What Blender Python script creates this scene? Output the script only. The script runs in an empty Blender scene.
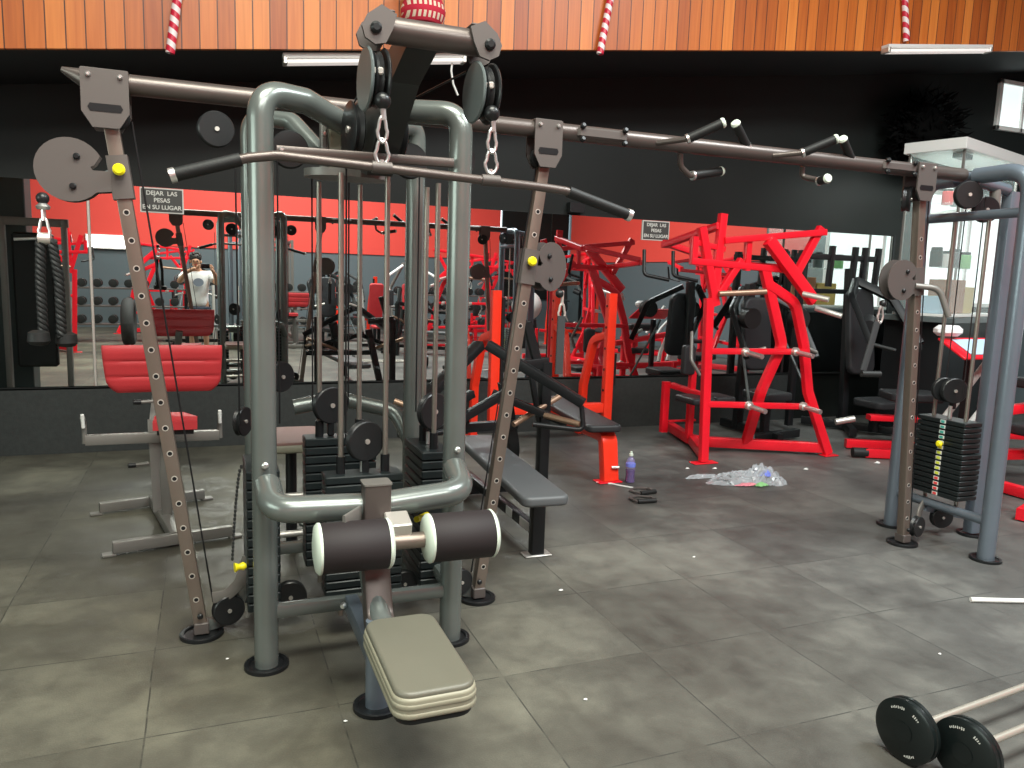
import bpy, math, random
from mathutils import Vector, Matrix
random.seed(7)
S = bpy.context.scene
COL = S.collection
# ------------------------------------------------------------------ camera
CAM_H = 1.55
cam_d = bpy.data.cameras.new('camera'); cam = bpy.data.objects.new('camera', cam_d); COL.objects.link(cam)
cam_d.sensor_width = 36; cam_d.lens = 769/1024*36; cam_d.clip_start = 0.02; cam_d.clip_end = 100
wx = Vector((0.9296265, 0.02098559, 0.36790512)); wy = Vector((-0.36705738, 0.14108394, 0.91943689)); wz = Vector((0.03261058, 0.98977519, -0.13885829))
right = Vector((wx[0], wy[0], wz[0])); up = Vector((wx[1], wy[1], wz[1])); fwd = Vector((wx[2], wy[2], wz[2]))
m = Matrix((( right.x, up.x, -fwd.x, 0), (right.y, up.y, -fwd.y, 0), (right.z, up.z, -fwd.z, CAM_H), (0, 0, 0, 1)))
cam.matrix_world = m
S.camera = cam
# ------------------------------------------------------------------ light, exposure
S.view_settings.view_transform = 'Standard'; S.view_settings.look = 'None'
S.view_settings.gamma = 1; S.view_settings.use_curve_mapping = False
S.view_settings.exposure = 0.68
W = bpy.data.worlds.new('sky'); S.world = W; W.use_nodes = True
W.node_tree.nodes['Background'].inputs[0].default_value = (0.80, 0.93, 1.0, 1)
W.node_tree.nodes['Background'].inputs[1].default_value = 2.6
def area(name, loc, rot, sx, sy, power, color=(1, 1, 1)):
    l = bpy.data.lights.new(name, 'AREA'); l.shape = 'RECTANGLE'; l.size = sx; l.size_y = sy
    l.energy = power; l.color = color
    o = bpy.data.objects.new(name, l); COL.objects.link(o); o.location = loc; o.rotation_euler = rot
    return o
area('skylight_lamp', (0.3, 0.6, 6.1), (0, 0, 0), 3.0, 1.6, 320, (1.0, 1.0, 0.87))
area('skylight_lamp', (4.9, 0.9, 6.1), (0, 0, 0), 2.6, 1.6, 330, (0.93, 0.99, 1.0))
area('skylight_lamp', (1.5, -3.2, 6.1), (0, 0, 0), 6.0, 2.0, 420, (1.0, 1.0, 0.95))
area('window_lamp', (10.3, 2.2, 2.3), (0, math.radians(90), 0), 1.8, 4.5, 95, (0.85, 0.94, 1.0))  # diffuse daylight fill for the window wall at the right
area('window_lamp', (-4.8, 0.6, 2.4), (0, math.radians(-90), 0), 1.8, 4.0, 80, (0.86, 1.0, 0.90))  # added diffuse fill at the left wall, which has no window

# ------------------------------------------------------------------ materials
def mat(name, col, rough=0.5, metal=0.0, spec=0.5, emit=None, es=1.0, noise=0.0, nscale=20, bump=0.0, bscale=120, alpha=1.0, trans=0.0, coat=0.0):
    m = bpy.data.materials.new(name); m.use_nodes = True
    nt = m.node_tree; b = nt.nodes['Principled BSDF']
    b.inputs['Base Color'].default_value = (*col, 1); b.inputs['Roughness'].default_value = rough
    b.inputs['Metallic'].default_value = metal; b.inputs['Specular IOR Level'].default_value = spec
    b.inputs['Coat Weight'].default_value = coat; b.inputs['Coat Roughness'].default_value = 0.15
    b.inputs['Alpha'].default_value = alpha; b.inputs['Transmission Weight'].default_value = trans
    if emit: b.inputs['Emission Color'].default_value = (*emit, 1); b.inputs['Emission Strength'].default_value = es
    tc = nt.nodes.new('ShaderNodeTexCoord')
    if noise:
        n = nt.nodes.new('ShaderNodeTexNoise'); n.inputs['Scale'].default_value = nscale; n.inputs['Detail'].default_value = 4
        nt.links.new(tc.outputs['Object'], n.inputs['Vector'])
        mx = nt.nodes.new('ShaderNodeMix'); mx.data_type = 'RGBA'
        mx.inputs['A'].default_value = (*[c*(1-noise) for c in col], 1); mx.inputs['B'].default_value = (*[min(1, c*(1+noise)+noise*0.01) for c in col], 1)
        nt.links.new(n.outputs['Fac'], mx.inputs['Factor']); nt.links.new(mx.outputs['Result'], b.inputs['Base Color'])
    if bump:
        n = nt.nodes.new('ShaderNodeTexNoise'); n.inputs['Scale'].default_value = bscale
        nt.links.new(tc.outputs['Object'], n.inputs['Vector'])
        bp = nt.nodes.new('ShaderNodeBump'); bp.inputs['Strength'].default_value = bump; bp.inputs['Distance'].default_value = 0.005
        nt.links.new(n.outputs['Fac'], bp.inputs['Height']); nt.links.new(bp.outputs['Normal'], b.inputs['Normal'])
    return m
M = {}
M['grey'] = mat('satin_grey_paint', (0.18, 0.20, 0.188), 0.27, 0.5, noise=0.08, nscale=9, coat=0.15)
M['brown'] = mat('warm_lit_grey_paint', (0.115, 0.095, 0.087), 0.36, 0.5, noise=0.08, nscale=9)  # frame grey with the warm light it reflects painted into the colour
M['blue'] = mat('satin_blue_grey_paint', (0.165, 0.20, 0.24), 0.30, 0.45, noise=0.08, nscale=9, coat=0.15)
M['rail'] = mat('plated_rail_steel', (0.23, 0.19, 0.16), 0.38, 0.7, noise=0.1)
M['plate'] = mat('brown_plate_steel', (0.105, 0.09, 0.084), 0.5, 0.3)
M['chrome'] = mat('chrome', (0.80, 0.80, 0.78), 0.32, 0.9)
M['steel'] = mat('brushed_steel', (0.66, 0.63, 0.58), 0.42, 0.75)
M['rod'] = mat('worn_guide_rod_steel', (0.36, 0.33, 0.29), 0.34, 0.8)
M['barsteel'] = mat('pale_bar_steel', (0.48, 0.45, 0.39), 0.36, 0.6)
M['silver'] = mat('silver_grey_paint', (0.19, 0.18, 0.165), 0.42, 0.35, noise=0.06)
M['black'] = mat('black_paint', (0.008, 0.009, 0.010), 0.38, 0.0, spec=0.35, noise=0.1)
M['dark_metal'] = mat('dark_shaded_metal', (0.035, 0.038, 0.037), 0.40, 0.3)  # near-black paints the boom's shadow; the pin chain is dark itself
M['rubber'] = mat('black_rubber', (0.013, 0.014, 0.014), 0.55, 0.0, spec=0.35, bump=0.1)
M['plastic'] = mat('dark_plastic', (0.014, 0.015, 0.016), 0.34, 0.0, spec=0.4)
M['gplastic'] = mat('grey_plastic', (0.10, 0.12, 0.12), 0.4, 0.0)
M['cast'] = mat('weight_plate_iron', (0.012, 0.017, 0.018), 0.38, 0.2, noise=0.15)
M['red'] = mat('red_powder_coat', (0.80, 0.008, 0.022), 0.34, 0.0, noise=0.06, coat=0.2)
M['orange'] = mat('orange_red_powder_coat', (0.86, 0.035, 0.012), 0.32, 0.0, noise=0.06, coat=0.25)
M['leather'] = mat('black_vinyl', (0.022, 0.023, 0.025), 0.5, 0.0, spec=0.35, bump=0.15, bscale=300)
M['greypad'] = mat('slate_vinyl', (0.085, 0.092, 0.097), 0.5, 0.0, bump=0.12, bscale=300)
M['seat'] = mat('stone_vinyl', (0.125, 0.120, 0.092), 0.42, 0.0, noise=0.06, nscale=6, bump=0.1, bscale=400)
M['seatside'] = mat('stone_vinyl_side', (0.26, 0.245, 0.18), 0.45, 0.0, noise=0.06, bump=0.1, bscale=400)
M['redpad'] = mat('red_vinyl', (0.46, 0.030, 0.036), 0.48, 0.0, noise=0.12, nscale=8, bump=0.15, bscale=200)
M['bronze_v'] = mat('brown_pink_vinyl', (0.27, 0.14, 0.12), 0.5)
M['foam'] = mat('dark_foam', (0.013, 0.008, 0.009), 0.7, 0.0, bump=0.1, bscale=300)
M['cap'] = mat('pale_cap', (0.62, 0.70, 0.60), 0.4)
M['yellow'] = mat('yellow_plastic', (0.85, 0.72, 0.01), 0.35)
M['bronze'] = mat('worn_bronze_grip', (0.34, 0.22, 0.15), 0.4, 0.6)
M['white'] = mat('white_paint', (0.75, 0.75, 0.72), 0.4)
M['cloth_white'] = mat('white_cotton', (0.80, 0.80, 0.80), 0.85, bump=0.3, bscale=30)
M['skin'] = mat('skin', (0.50, 0.27, 0.17), 0.5)
M['hair'] = mat('dark_hair', (0.015, 0.010, 0.008), 0.6, bump=0.8, bscale=60)
M['navy'] = mat('navy_cloth', (0.02, 0.025, 0.045), 0.85)
M['phone'] = mat('phone_black', (0.008, 0.008, 0.01), 0.2)
M['print'] = mat('faded_blue_print', (0.25, 0.30, 0.38), 0.8)
M['strap'] = mat('black_webbing', (0.03, 0.032, 0.034), 0.8, bump=0.4, bscale=200)
M['candy_red'] = mat('candy_red', (0.62, 0.02, 0.04), 0.3)
M['candy_white'] = mat('candy_white', (0.85, 0.80, 0.80), 0.3)
M['card'] = mat('cardboard', (0.36, 0.17, 0.09), 0.8)
M['tubgold'] = mat('ochre_label', (0.55, 0.40, 0.12), 0.5)
M['pale'] = mat('pale_blue_card', (0.45, 0.62, 0.75), 0.6)
M['dark_wall'] = mat('black_wall_paint', (0.0095, 0.0115, 0.0108), 0.5, spec=0.22, noise=0.25, nscale=1.2, bump=0.05, bscale=8)
M['soffit'] = mat('soffit_black', (0.008, 0.008, 0.009), 0.7)
M['wainscot'] = mat('black_rubber_wainscot', (0.021, 0.024, 0.023), 0.75, noise=0.35, nscale=30, bump=0.2, bscale=90)
M['wall_red'] = mat('red_wall_paint', (0.85, 0.075, 0.055), 0.6)
M['pillar'] = mat('dark_teal_pillar_paint', (0.028, 0.042, 0.042), 0.5)
M['wall_grey'] = mat('slate_wall_paint', (0.11, 0.14, 0.155), 0.6)
M['ceiling'] = mat('pale_ceiling', (0.14, 0.14, 0.14), 0.8)
M['tube'] = mat('frosted_tube', (0.80, 0.78, 0.75), 0.4, emit=(1, 0.93, 0.88), es=0.25)
M['lamp'] = mat('lit_ceiling_panel', (0.9, 0.9, 0.9), 0.5, emit=(1, 0.98, 0.94), es=3.0)
M['bottle'] = mat('purple_plastic', (0.45, 0.38, 0.80), 0.12, alpha=0.22, coat=0.5)
M['liquid'] = mat('dark_berry_drink', (0.045, 0.008, 0.05), 0.2)
M['bag'] = mat('clear_crinkled_plastic', (0.62, 0.66, 0.70), 0.18, alpha=0.5, coat=0.6)
M['pink'] = mat('pink_paper', (0.75, 0.25, 0.30), 0.5)
M['green'] = mat('green_paper', (0.25, 0.55, 0.22), 0.5)
M['blueprint'] = mat('blue_paper', (0.15, 0.20, 0.65), 0.5)
M['sign'] = mat('sign_charcoal', (0.055, 0.055, 0.052), 0.5)
M['letters'] = mat('sign_letters', (0.62, 0.62, 0.58), 0.5)
M['glass'] = mat('cabinet_glass', (0.75, 0.9, 0.88), 0.03, alpha=0.16, spec=0.8)
M['garland'] = mat('black_tinsel', (0.003, 0.003, 0.003), 0.9, spec=0.05)
M['knit'] = mat('red_knit', (0.60, 0.03, 0.05), 0.9, bump=0.6, bscale=90)
M['gold'] = mat('gold_ribbon', (0.50, 0.42, 0.10), 0.4, 0.4)
M['ballw'] = mat('pearl_ball', (0.72, 0.72, 0.68), 0.35)
M['tread'] = mat('tyre_rubber', (0.03, 0.03, 0.03), 0.8, bump=0.4)
def nodes_of(m): return m.node_tree, m.node_tree.nodes, m.node_tree.links
def math_n(nt, op, a=None, b=None):
    n = nt.nodes.new('ShaderNodeMath'); n.operation = op
    for i, v in enumerate((a, b)):
        if v is None: continue
        if isinstance(v, (int, float)): n.inputs[i].default_value = v
        else: nt.links.new(v, n.inputs[i])
    return n.outputs[0]
def ramp(nt, fac, stops):
    r = nt.nodes.new('ShaderNodeValToRGB'); el = r.color_ramp.elements
    while len(el) < len(stops): el.new(0.5)
    for e, (p, c) in zip(el, stops): e.position = p; e.color = (*c, 1)
    nt.links.new(fac, r.inputs[0]); return r.outputs[0]
# mirror
mm = mat('mirror_silvering', (0.80, 0.83, 0.82), 0.0, 1.0); M['mirror'] = mm
# floor tiles of speckled rubber
mf = mat('rubber_floor_tiles', (0.1, 0.1, 0.1), 0.62); M['floor'] = mf
nt, N, L = nodes_of(mf); b = N['Principled BSDF']
tc = N.new('ShaderNodeTexCoord'); sep = N.new('ShaderNodeSeparateXYZ'); L.new(tc.outputs['Object'], sep.inputs[0])
wn = N.new('ShaderNodeTexNoise'); wn.inputs['Scale'].default_value = 2.2; L.new(tc.outputs['Object'], wn.inputs['Vector'])
wob = math_n(nt, 'MULTIPLY', math_n(nt, 'SUBTRACT', wn.outputs['Fac'], 0.5), 0.02)
u = math_n(nt, 'ADD', math_n(nt, 'DIVIDE', math_n(nt, 'ADD', sep.outputs[0], 0.22), 0.635), wob)
v = math_n(nt, 'ADD', math_n(nt, 'DIVIDE', math_n(nt, 'SUBTRACT', sep.outputs[1], 1.98), 0.635), wob)
def edge(x):
    f = math_n(nt, 'FRACT', x); return math_n(nt, 'MINIMUM', f, math_n(nt, 'SUBTRACT', 1.0, f))
e = math_n(nt, 'MINIMUM', edge(u), edge(v))
seam = math_n(nt, 'LESS_THAN', e, 0.0045)
cx = N.new('ShaderNodeCombineXYZ'); L.new(math_n(nt, 'FLOOR', u), cx.inputs[0]); L.new(math_n(nt, 'FLOOR', v), cx.inputs[1])
wh = N.new('ShaderNodeTexWhiteNoise'); L.new(cx.outputs[0], wh.inputs['Vector'])
n1 = N.new('ShaderNodeTexNoise'); n1.inputs['Scale'].default_value = 1.3; n1.inputs['Detail'].default_value = 5; n1.inputs['Roughness'].default_value = 0.62; L.new(tc.outputs['Object'], n1.inputs['Vector'])
n2 = N.new('ShaderNodeTexNoise'); n2.inputs['Scale'].default_value = 170; n2.inputs['Detail'].default_value = 2; L.new(tc.outputs['Object'], n2.inputs['Vector'])
n3 = N.new('ShaderNodeTexNoise'); n3.inputs['Scale'].default_value = 7; n3.inputs['Detail'].default_value = 4; n3.inputs['Distortion'].default_value = 0.5; L.new(tc.outputs['Object'], n3.inputs['Vector'])
n4 = N.new('ShaderNodeTexNoise'); n4.inputs['Scale'].default_value = 0.8; n4.inputs['Detail'].default_value = 3; n4.inputs['Distortion'].default_value = 0.8; L.new(tc.outputs['Object'], n4.inputs['Vector'])
seam = math_n(nt, 'MULTIPLY', seam, math_n(nt, 'MINIMUM', math_n(nt, 'MAXIMUM', math_n(nt, 'MULTIPLY', math_n(nt, 'SUBTRACT', n3.outputs['Fac'], 0.40), 6.0), 0.12), 0.85))
val = math_n(nt, 'ADD', math_n(nt, 'MULTIPLY', n1.outputs['Fac'], 0.62), math_n(nt, 'MULTIPLY', n3.outputs['Fac'], 0.18))
val = math_n(nt, 'ADD', val, math_n(nt, 'MULTIPLY', wh.outputs['Value'], 0.08))
val = math_n(nt, 'ADD', val, math_n(nt, 'MULTIPLY', math_n(nt, 'SUBTRACT', n4.outputs['Fac'], 0.45), 0.22))
val = math_n(nt, 'ADD', val, math_n(nt, 'MULTIPLY', n2.outputs['Fac'], 0.10))
c = ramp(nt, val, [(0.36, (0.046, 0.042, 0.038)), (0.50, (0.086, 0.081, 0.073)), (0.64, (0.158, 0.150, 0.132))])
mx = N.new('ShaderNodeMix'); mx.data_type = 'RGBA'; L.new(seam, mx.inputs['Factor']); L.new(c, mx.inputs['A']); mx.inputs['B'].default_value = (0.03, 0.03, 0.028, 1)
# light cast painted into the floor colour: warmer at left, cooler at right
tg = N.new('ShaderNodeMapRange'); tg.inputs[1].default_value = 0.3; tg.inputs[2].default_value = 3.2; L.new(sep.outputs[0], tg.inputs[0])
mt = N.new('ShaderNodeMix'); mt.data_type = 'RGBA'; mt.blend_type = 'MULTIPLY'; mt.inputs['Factor'].default_value = 1.0
tint = N.new('ShaderNodeMix'); tint.data_type = 'RGBA'; L.new(tg.outputs[0], tint.inputs['Factor']); tint.inputs['A'].default_value = (0.95, 0.95, 0.80, 1); tint.inputs['B'].default_value = (0.95, 1.0, 1.04, 1)
L.new(mx.outputs['Result'], mt.inputs['A']); L.new(tint.outputs['Result'], mt.inputs['B'])
L.new(mt.outputs['Result'], b.inputs['Base Color'])
L.new(math_n(nt, 'ADD', math_n(nt, 'MULTIPLY', n3.outputs['Fac'], 0.25), 0.42), b.inputs['Roughness'])
bp = N.new('ShaderNodeBump'); bp.inputs['Strength'].default_value = 0.25; bp.inputs['Distance'].default_value = 0.003
L.new(math_n(nt, 'SUBTRACT', n2.outputs['Fac'], math_n(nt, 'MULTIPLY', seam, 2.0)), bp.inputs['Height']); L.new(bp.outputs['Normal'], b.inputs['Normal'])
# wooden boards
mw = mat('orange_wood_boards', (0.5, 0.2, 0.05), 0.42); M['wood'] = mw
nt, N, L = nodes_of(mw); b = N['Principled BSDF']
tc = N.new('ShaderNodeTexCoord'); sep = N.new('ShaderNodeSeparateXYZ'); L.new(tc.outputs['Object'], sep.inputs[0])
u = math_n(nt, 'DIVIDE', sep.outputs[0], 0.116); fl = math_n(nt, 'FLOOR', u); fr = math_n(nt, 'FRACT', u)
wh = N.new('ShaderNodeTexWhiteNoise'); wh.noise_dimensions = '1D'; L.new(fl, wh.inputs['W'])
cx = N.new('ShaderNodeCombineXYZ'); L.new(math_n(nt, 'MULTIPLY', sep.outputs[0], 30.0), cx.inputs[0]); L.new(math_n(nt, 'ADD', math_n(nt, 'MULTIPLY', sep.outputs[2], 1.4), math_n(nt, 'MULTIPLY', wh.outputs['Value'], 40.0)), cx.inputs[2])
g = N.new('ShaderNodeTexNoise'); g.inputs['Scale'].default_value = 1.0; g.inputs['Detail'].default_value = 5; g.inputs['Distortion'].default_value = 0.6; L.new(cx.outputs[0], g.inputs['Vector'])
f = math_n(nt, 'ADD', math_n(nt, 'MULTIPLY', wh.outputs['Value'], 0.55), math_n(nt, 'MULTIPLY', g.outputs['Fac'], 0.5))
c = ramp(nt, f, [(0.18, (0.34, 0.070, 0.012)), (0.5, (0.56, 0.145, 0.022)), (0.85, (0.76, 0.245, 0.045))])
sm = math_n(nt, 'LESS_THAN', math_n(nt, 'MINIMUM', fr, math_n(nt, 'SUBTRACT', 1.0, fr)), 0.035)
mx = N.new('ShaderNodeMix'); mx.data_type = 'RGBA'; L.new(sm, mx.inputs['Factor']); L.new(c, mx.inputs['A']); mx.inputs['B'].default_value = (0.07, 0.02, 0.008, 1)
L.new(mx.outputs['Result'], b.inputs['Base Color'])
bp = N.new('ShaderNodeBump'); bp.inputs['Strength'].default_value = 0.4; bp.inputs['Distance'].default_value = 0.01; L.new(math_n(nt, 'SUBTRACT', 1.0, sm), bp.inputs['Height']); L.new(bp.outputs['Normal'], b.inputs['Normal'])

# ------------------------------------------------------------------ mesh builder
def V(*a): return Vector(a)
def fillet(pts, r, n=7):
    pts = [Vector(p) for p in pts]; out = [pts[0]]
    for i in range(1, len(pts)-1):
        a, b, c = pts[i-1], pts[i], pts[i+1]
        d1 = (a-b); d2 = (c-b); l1 = d1.length; l2 = d2.length; d1.normalize(); d2.normalize()
        ang = d1.angle(d2)
        if ang > math.pi-0.03: out.append(b); continue
        rr = r[i-1] if isinstance(r, (list, tuple)) else r
        t = min(rr/math.tan(ang/2), l1*0.49, l2*0.49)
        p1 = b+d1*t; p2 = b+d2*t
        for k in range(n+1):
            s = k/n; out.append(p1*(1-s)**2 + b*2*s*(1-s) + p2*s*s)
    out.append(pts[-1]); return out
def circ(r, n=12, rb=None):
    rb = rb or r
    return [(r*math.cos(2*math.pi*k/n), rb*math.sin(2*math.pi*k/n)) for k in range(n)]
def rrect(w, h, r=0.004, n=2):
    r = min(r, w/2*0.99, h/2*0.99); o = []
    for cx, cy, a0 in ((w/2-r, h/2-r, 0), (-w/2+r, h/2-r, 90), (-w/2+r, -h/2+r, 180), (w/2-r, -h/2+r, 270)):
        for k in range(n+1):
            a = math.radians(a0+90*k/n); o.append((cx+r*math.cos(a), cy+r*math.sin(a)))
    return o
class MB:
    def __init__(s): s.v = []; s.f = []
    def ring_loft(s, rings, cap0=True, cap1=True):
        n = len(rings[0]); base = len(s.v)
        for r in rings: s.v += [Vector(p) for p in r]
        for i in range(len(rings)-1):
            for k in range(n):
                a = base+i*n+k; b2 = base+i*n+(k+1) % n
                s.f.append((a, b2, b2+n, a+n))
        if cap0: s.f.append(tuple(base+k for k in range(n))[::-1])
        if cap1: s.f.append(tuple(base+(len(rings)-1)*n+k for k in range(n)))
        return s
    def sweep(s, pts, sec, up=(0, 0, 1), scale=None):
        pts = [Vector(p) for p in pts]; rings = []; up = Vector(up)
        T = []
        for i in range(len(pts)):
            t = (pts[min(i+1, len(pts)-1)]-pts[max(i-1, 0)]); t.normalize(); T.append(t)
        if abs(T[0].dot(up)) > 0.95: up = Vector((0, 1, 0)) if abs(T[0].y) < 0.9 else Vector((1, 0, 0))
        nx = T[0].cross(up); nx.normalize(); ny = nx.cross(T[0])
        for i, p in enumerate(pts):
            if i:
                ax = T[i-1].cross(T[i])
                if ax.length > 1e-6:
                    R = Matrix.Rotation(T[i-1].angle(T[i]), 3, ax.normalized()); nx = R @ nx; ny = R @ ny
            k = scale[i] if scale else 1.0
            rings.append([p+nx*(a*k)+ny*(b2*k) for a, b2 in sec])
        return s.ring_loft(rings)
    def tube(s, pts, r, n=12): return s.sweep(pts, circ(r, n))
    def bar(s, pts, w, h, up=(0, 0, 1), r=0.004): return s.sweep(pts, rrect(w, h, r), up)
    def cyl(s, p0, p1, r, r1=None, n=20):
        p0 = Vector(p0); p1 = Vector(p1)
        return s.sweep([p0, p1], circ(r, n), scale=[1, (r1 if r1 is not None else r)/r])
    def lathe(s, prof, p0, ax=(0, 0, 1), n=28):
        p0 = Vector(p0); ax = Vector(ax).normalized(); q = ax.orthogonal().normalized(); w = ax.cross(q)
        rings = [[p0+ax*h+q*(max(r, 1e-4)*math.cos(2*math.pi*k/n))+w*(max(r, 1e-4)*math.sin(2*math.pi*k/n)) for k in range(n)] for r, h in prof]
        return s.ring_loft(rings)
    def disc(s, c, ax, r, t, e=0.005, n=28):
        c = Vector(c); ax = Vector(ax).normalized(); e = min(e, t*0.45)
        return s.lathe([(r-e, -t/2), (r, -t/2+e), (r, t/2-e), (r-e, t/2)], c, ax, n)
    def ball(s, c, r, n=14, sz=1.0):
        prof = [(r*math.sin(math.pi*k/n), -r*sz*math.cos(math.pi*k/n)) for k in range(n+1)]
        return s.lathe(prof, c, (0, 0, 1), n*2)
    def box(s, c, sz, rot=None, e=0.004):
        c = Vector(c); x, y, z = [q/2 for q in sz]; e = min(e, x*0.9, y*0.9, z*0.9)
        R = rot if rot is not None else Matrix.Identity(3)
        rings = []
        for h, k in ((-z, e), (-z+e, 0), (z-e, 0), (z, e)):
            rings.append([c+R @ Vector((a, b2, h)) for a, b2 in rrect(2*(x-k), 2*(y-k), max(e-k*0.5, 0.0006), 1)])
        return s.ring_loft(rings)
    def pad(s, c, w, l, t, rot=None, rc=0.05, e=0.02):
        c = Vector(c); R = rot if rot is not None else Matrix.Identity(3); rings = []
        st = 5
        prof = [(-t/2, e*1.0)] + [(-t/2+e*(1-math.cos(math.pi/2*k/st)), e*(1-math.sin(math.pi/2*k/st))) for k in range(1, st+1)]
        prof += [(-p, q) for p, q in prof[::-1]]
        for h, k in prof: rings.append([c+R @ Vector((a, b2, h)) for a, b2 in rrect(w-2*k, l-2*k, max(rc-k, 0.003), 5)])
        return s.ring_loft(rings)
    def prism(s, poly, o, ex, ey, t):
        o = Vector(o); ex = Vector(ex); ey = Vector(ey); nz = ex.cross(ey).normalized()
        return s.ring_loft([[o+ex*a+ey*b2-nz*t/2 for a, b2 in poly], [o+ex*a+ey*b2+nz*t/2 for a, b2 in poly]])
    def build(s, name, m, parent=None, label=None, smooth=38, **tags):
        me = bpy.data.meshes.new(name)
        off = Vector((0, 0, 0)); p = parent
        while p is not None: off += p.location; p = p.parent
        if parent is None and tags.get('base') is not None: off = Vector(tags['base'])
        me.from_pydata([tuple(q-off) for q in s.v], [], s.f); me.validate(); me.update()
        import bmesh
        bm = bmesh.new(); bm.from_mesh(me); bmesh.ops.recalc_face_normals(bm, faces=bm.faces); bm.to_mesh(me); bm.free()
        me.materials.append(M[m] if isinstance(m, str) else m)
        if smooth:
            me.shade_smooth(); me.set_sharp_from_angle(angle=math.radians(smooth))
        o = bpy.data.objects.new(name, me); COL.objects.link(o)
        if parent is not None: o.parent = parent
        elif tags.get('base') is not None: o.location = tags['base']
        if label: o['label'] = label
        return o
def thing(name, label, cat, loc=(0, 0, 0), group=None):
    o = bpy.data.objects.new(name, None); COL.objects.link(o); o.location = loc; o.empty_display_size = 0.1
    o['label'] = label; o['category'] = cat
    if group: o['group'] = group
    return o
def tag(o, label, cat, group=None):
    o['label'] = label; o['category'] = cat
    if group: o['group'] = group
    return o
def struct(name, mb, m, smooth=None, parent=None):
    o = mb.build(name, m, parent, smooth=smooth)
    o['kind'] = 'structure'; return o
def quad(a, b2, c, d):
    q = MB(); q.v = [Vector(p) for p in (a, b2, c, d)]; q.f = [(0, 1, 2, 3)]; return q
def copy_tree(o, parent=None):
    c = o.copy(); COL.objects.link(c)
    if parent is not None: c.parent = parent
    for ch in [x for x in o.children]: copy_tree(ch, c)
    return c
def dup(root, loc, rz, label, group=None, cat=None):
    c = copy_tree(root); c.location = loc; c.rotation_euler = (0, 0, rz); c['label'] = label
    if group: c['group'] = group
    if cat: c['category'] = cat
    return c
def Rz(a): return Matrix.Rotation(a, 3, 'Z')
def Rx(a): return Matrix.Rotation(a, 3, 'X')
def Ry(a): return Matrix.Rotation(a, 3, 'Y')

# ------------------------------------------------------------------ the room
WY = 7.05
def soff(x): return 2.88+0.130*(x+1.18)
struct('floor', MB().box((2.5, 0.0, -0.05), (15.2, 14.4, 0.10), e=0.001), 'floor')
struct('wall_back', MB().box((2.5, WY+0.10, 3.2), (15.2, 0.2, 6.6), e=0.001), 'dark_wall')
wn_ = MB().box((0.6, WY-0.012, 0.27), (11.4, 0.03, 0.54), e=0.001)
struct('baseboard_back', wn_, 'wainscot')
struct('trim_1', MB().box((1.5, WY-0.012, 0.535), (12.6, 0.03, 0.02), e=0.002), 'rubber')
for i, (x0, x1) in enumerate(((-4.9, -0.86), (-0.84, 3.17), (3.18, 7.66))):
    o = MB().box(((x0+x1)/2, WY-0.012, 1.36), (x1-x0, 0.02, 1.62), e=0.002).build('wall_mirror', 'mirror', base=((x0+x1)/2, WY, 0.55), smooth=None)
    o.name = 'wall_mirror'
    tag(o, ['large wall mirror at the far left behind the hanging rope', 'large wall mirror behind the grey cable station', 'large wall mirror behind the red leverage rack'][i], 'mirror')
struct('trim_2', MB().box((-0.85, WY-0.022, 1.36), (0.018, 0.012, 1.62), e=0.002), 'steel')
struct('trim_3', MB().box((7.68, WY-0.02, 1.36), (0.03, 0.02, 1.64), e=0.002), 'black')
# right wall, left wall, front wall
struct('wall_right', MB().box((10.2, 0.0, 3.2), (0.2, 14.4, 6.6), e=0.001), 'wall_grey')
struct('wall_left', MB().box((-5.2, 0.0, 3.2), (0.2, 14.4, 6.6), e=0.001), 'wall_grey')
FY = -7.0
w = MB(); w.box((2.5, FY-0.1, 1.0), (15.2, 0.2, 2.0), e=0.001); struct('wall_front', w, 'wall_grey')
struct('trim_4', MB().box((1.4, FY+0.01, 2.72), (13.0, 0.05, 1.44), e=0.001), 'wall_red')
struct('trim_9', MB().box((10.09, -1.9, 2.72), (0.04, 9.8, 1.44), e=0.001), 'wall_red')
struct('band_shade_panel', MB().box((9.0, FY+0.02, 2.2), (2.1, 0.08, 2.6), e=0.001), 'dark_wall')  # black panel stands in for the shadow across the red band
struct('trim_5', MB().box((2.5, FY-0.05, 4.95), (15.2, 0.16, 3.02), e=0.001), 'soffit')
struct('ceiling', MB().box((2.5, -0.1, 6.55), (15.2, 14.2, 0.12), e=0.001), 'ceiling')
# mezzanine: raked underside, wooden parapet
FX0, FX1 = -5.1, 10.1
q = MB()
q.v = [V(FX0, 6.04, soff(FX0)), V(FX1, 6.04, soff(FX1)), V(FX1, WY, soff(FX1)), V(FX0, WY, soff(FX0)),
       V(FX0, 6.04, soff(FX0)+0.2), V(FX1, 6.04, soff(FX1)+0.2), V(FX1, WY, soff(FX1)+0.2), V(FX0, WY, soff(FX0)+0.2)]
q.f = [(0, 1, 2, 3), (7, 6, 5, 4), (0, 4, 5, 1), (1, 5, 6, 2), (2, 6, 7, 3), (3, 7, 4, 0)]
struct('trim_6', q, 'soffit')
q = MB()
for y in (6.0, 6.04): q.v += [V(FX0, y, soff(FX0)), V(FX1, y, soff(FX1)), V(FX1, y, soff(FX1)+1.15), V(FX0, y, soff(FX0)+1.15)]
q.f = [(0, 1, 2, 3), (7, 6, 5, 4), (0, 4, 5, 1), (1, 5, 6, 2), (2, 6, 7, 3), (3, 7, 4, 0)]
struct('trim_7', q, 'wood')
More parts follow.
